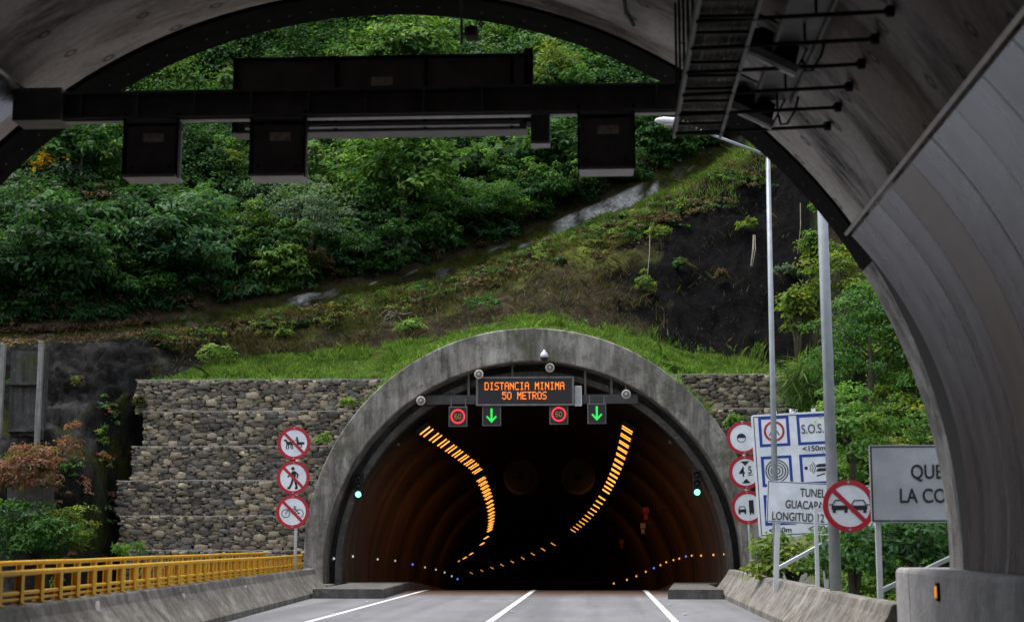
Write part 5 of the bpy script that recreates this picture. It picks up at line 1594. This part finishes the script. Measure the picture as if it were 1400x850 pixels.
# street lamps
def street_lamp(label, px0, Yp, zt, ra, arm, head_to, rb_):
    base = P(px0[0], px0[1], Yp); topx = P(px0[2], px0[3], Yp)
    t = thing('street_lamp', label, 'street lamp', (base.x, Yp, .55), 'galvanised street lamps by the right barrier')
    d = topx - base; f = (zt - .55) / d.z
    tip = Vector((d.x * f, 0, zt - .55))
    m = MB(); m.tube([(0, 0, -.15), tuple(tip * .5), tuple(tip)], [rb_, (rb_ + ra) / 2, ra], 18); build('pole', m, M['galv'], t, world=False, smooth=True)
    m = MB(); m.box((0, 0, .02), (.3, .3, .03)); build('base_plate', m, M['galv'], t, world=False)
    h = Vector(head_to) - Vector((base.x, Yp, .55))
    m = MB(); m.tube([tuple(tip - (h - tip) * .02), tuple(tip + (h - tip) * .5), tuple(h)], [.034, .03, .026], 12); build('arm', m, M['galv'], t, world=False, smooth=True)
    hd = MB(); ax = (h - tip); ax.z *= .4; ax.normalize(); prof = []
    L_ = .62; W2 = .13
    vs = []; n_ = 12
    for i, (u_, sx_, top_, bot_) in enumerate(((-.12, .05, .05, -.04), (0, .11, .09, -.05), (.22, W2, .12, -.06), (.45, W2 * .9, .10, -.06), (.58, .08, .05, -.05), (.62, .03, .02, -.04))):
        for kk in range(n_):
            a = 2 * math.pi * kk / n_; cx2, cz2 = math.cos(a), math.sin(a); zz = cz2 * (top_ if cz2 > 0 else -bot_ * .8)
            vs.append(tuple(h + ax * u_ + Vector((0, 1, 0)) * cx2 * sx_ + Vector((0, 0, 1)) * zz))
    fs = [(i * n_ + kk, i * n_ + (kk + 1) % n_, (i + 1) * n_ + (kk + 1) % n_, (i + 1) * n_ + kk) for i in range(5) for kk in range(n_)] + [tuple(range(n_)), tuple(range(5 * n_, 6 * n_))]
    hd.add(vs, fs); build('lamp_head', hd, M['white_steel'], t, world=False, smooth=True)
    ls = MB(); c_ = h + ax * .27 + Vector((0, 0, -.05)); ls.box(c_, (.32, .17, .04)); build('lens', ls, M['sheet_edge'], t, world=False, bevel=.01)
    return t
street_lamp('tall galvanised lamp post with an arm reaching left over the road, farther of two', (1062, 790, 1050, 222), 29.5, P(1050, 213, 29.5).z, .044, 0, P(938, 171, 29.5), .062)
street_lamp('thicker galvanised lamp post behind the no overtaking sign, nearer of two', (1143, 806, 1125, 305), 22.1, 8.7, .068, 0, (.9, 22.1, 9.4), .085)
ns = thing('no_overtaking_sign', 'round red no overtaking sign with two cars on the nearer lamp post', 'road sign', P(1161, 691, 21.7))
o = round_sign(ns, (0, 0, 0), .362, pic_cars, True, 'round sign with two cars and a slash'); o.name = 'sign_face'; del o['label']
m = MB(); m.box((-.2, .1, 0), (.3, .1, .06)); m.box((-.22, .22, 0), (.24, .26, .05)); build('clamp', m, M['galv'], ns, world=False)
# white inverted-L post
q0, q1 = P(1118, 804, 24), P(1115, 694, 24)
wp = thing('white_post', 'slim white post with a short top arm standing in front of the tunnel name board', 'post', q0)
m = MB(); m.box((0, 0, 0), (.01, .01, .01)); m = MB(); d = q1 - q0; m.bar((0, 0, -.1), tuple(d), .055, .055); build('upright', m, M['white_steel'], wp, world=False)
m = MB(); m.bar(tuple(d + Vector((-.02, 0, -.02))), tuple(d + Vector((.24, .0, -.045))), .05, .05); build('top_arm', m, M['white_steel'], wp, world=False)

# large board by the near tunnel
QY = 19.3
a_, b_ = P(1190, 608, QY), P(1191.5, 714, QY); Wq, Hq = 1.55, a_.z - b_.z
qb = thing('large_board', 'large grey white board reading QUE and LA CO, cut off by the near tunnel', 'road sign', b_)
m = MB(); m.prism(rrect(0, 0, Wq, Hq, .035), 0, .02); build('board', m, M['sign_grey'], qb, world=False)
build('border_line', frame_mb(.014, .014, Wq - .014, Hq - .014, .016, -.004, .004), M['sign_black'], qb, world=False)
k = QY / F_PX
for m in (text_mb('QUE', .245, (1244 - 1190) * k, Hq - 37 * k, align='LEFT', sx=.80, bold=.003), text_mb('LA CO', .245, (1227.5 - 1190) * k, Hq - 69 * k, align='LEFT', sx=.80, bold=.003)):
    build('lettering', m, M['sign_black'], qb, world=False)
for x in (.085, 1.4): m = MB(); m.box((x, .05, -.35), (.065, .05, 2.2)); build('post', m, M['white_steel'], qb, world=False)
m = MB(); m.bar((.1, .1, -.83), (1.35, .4, -.28), .05, .05); build('brace', m, M['galv'], qb, world=False)
m = MB(); m.disc((27 * k, .02), .008, -.01, .0, 8); m.disc((.1, Hq - .04), .008, -.01, 0, 8); build('bolt', m, M['galv'], qb, world=False)
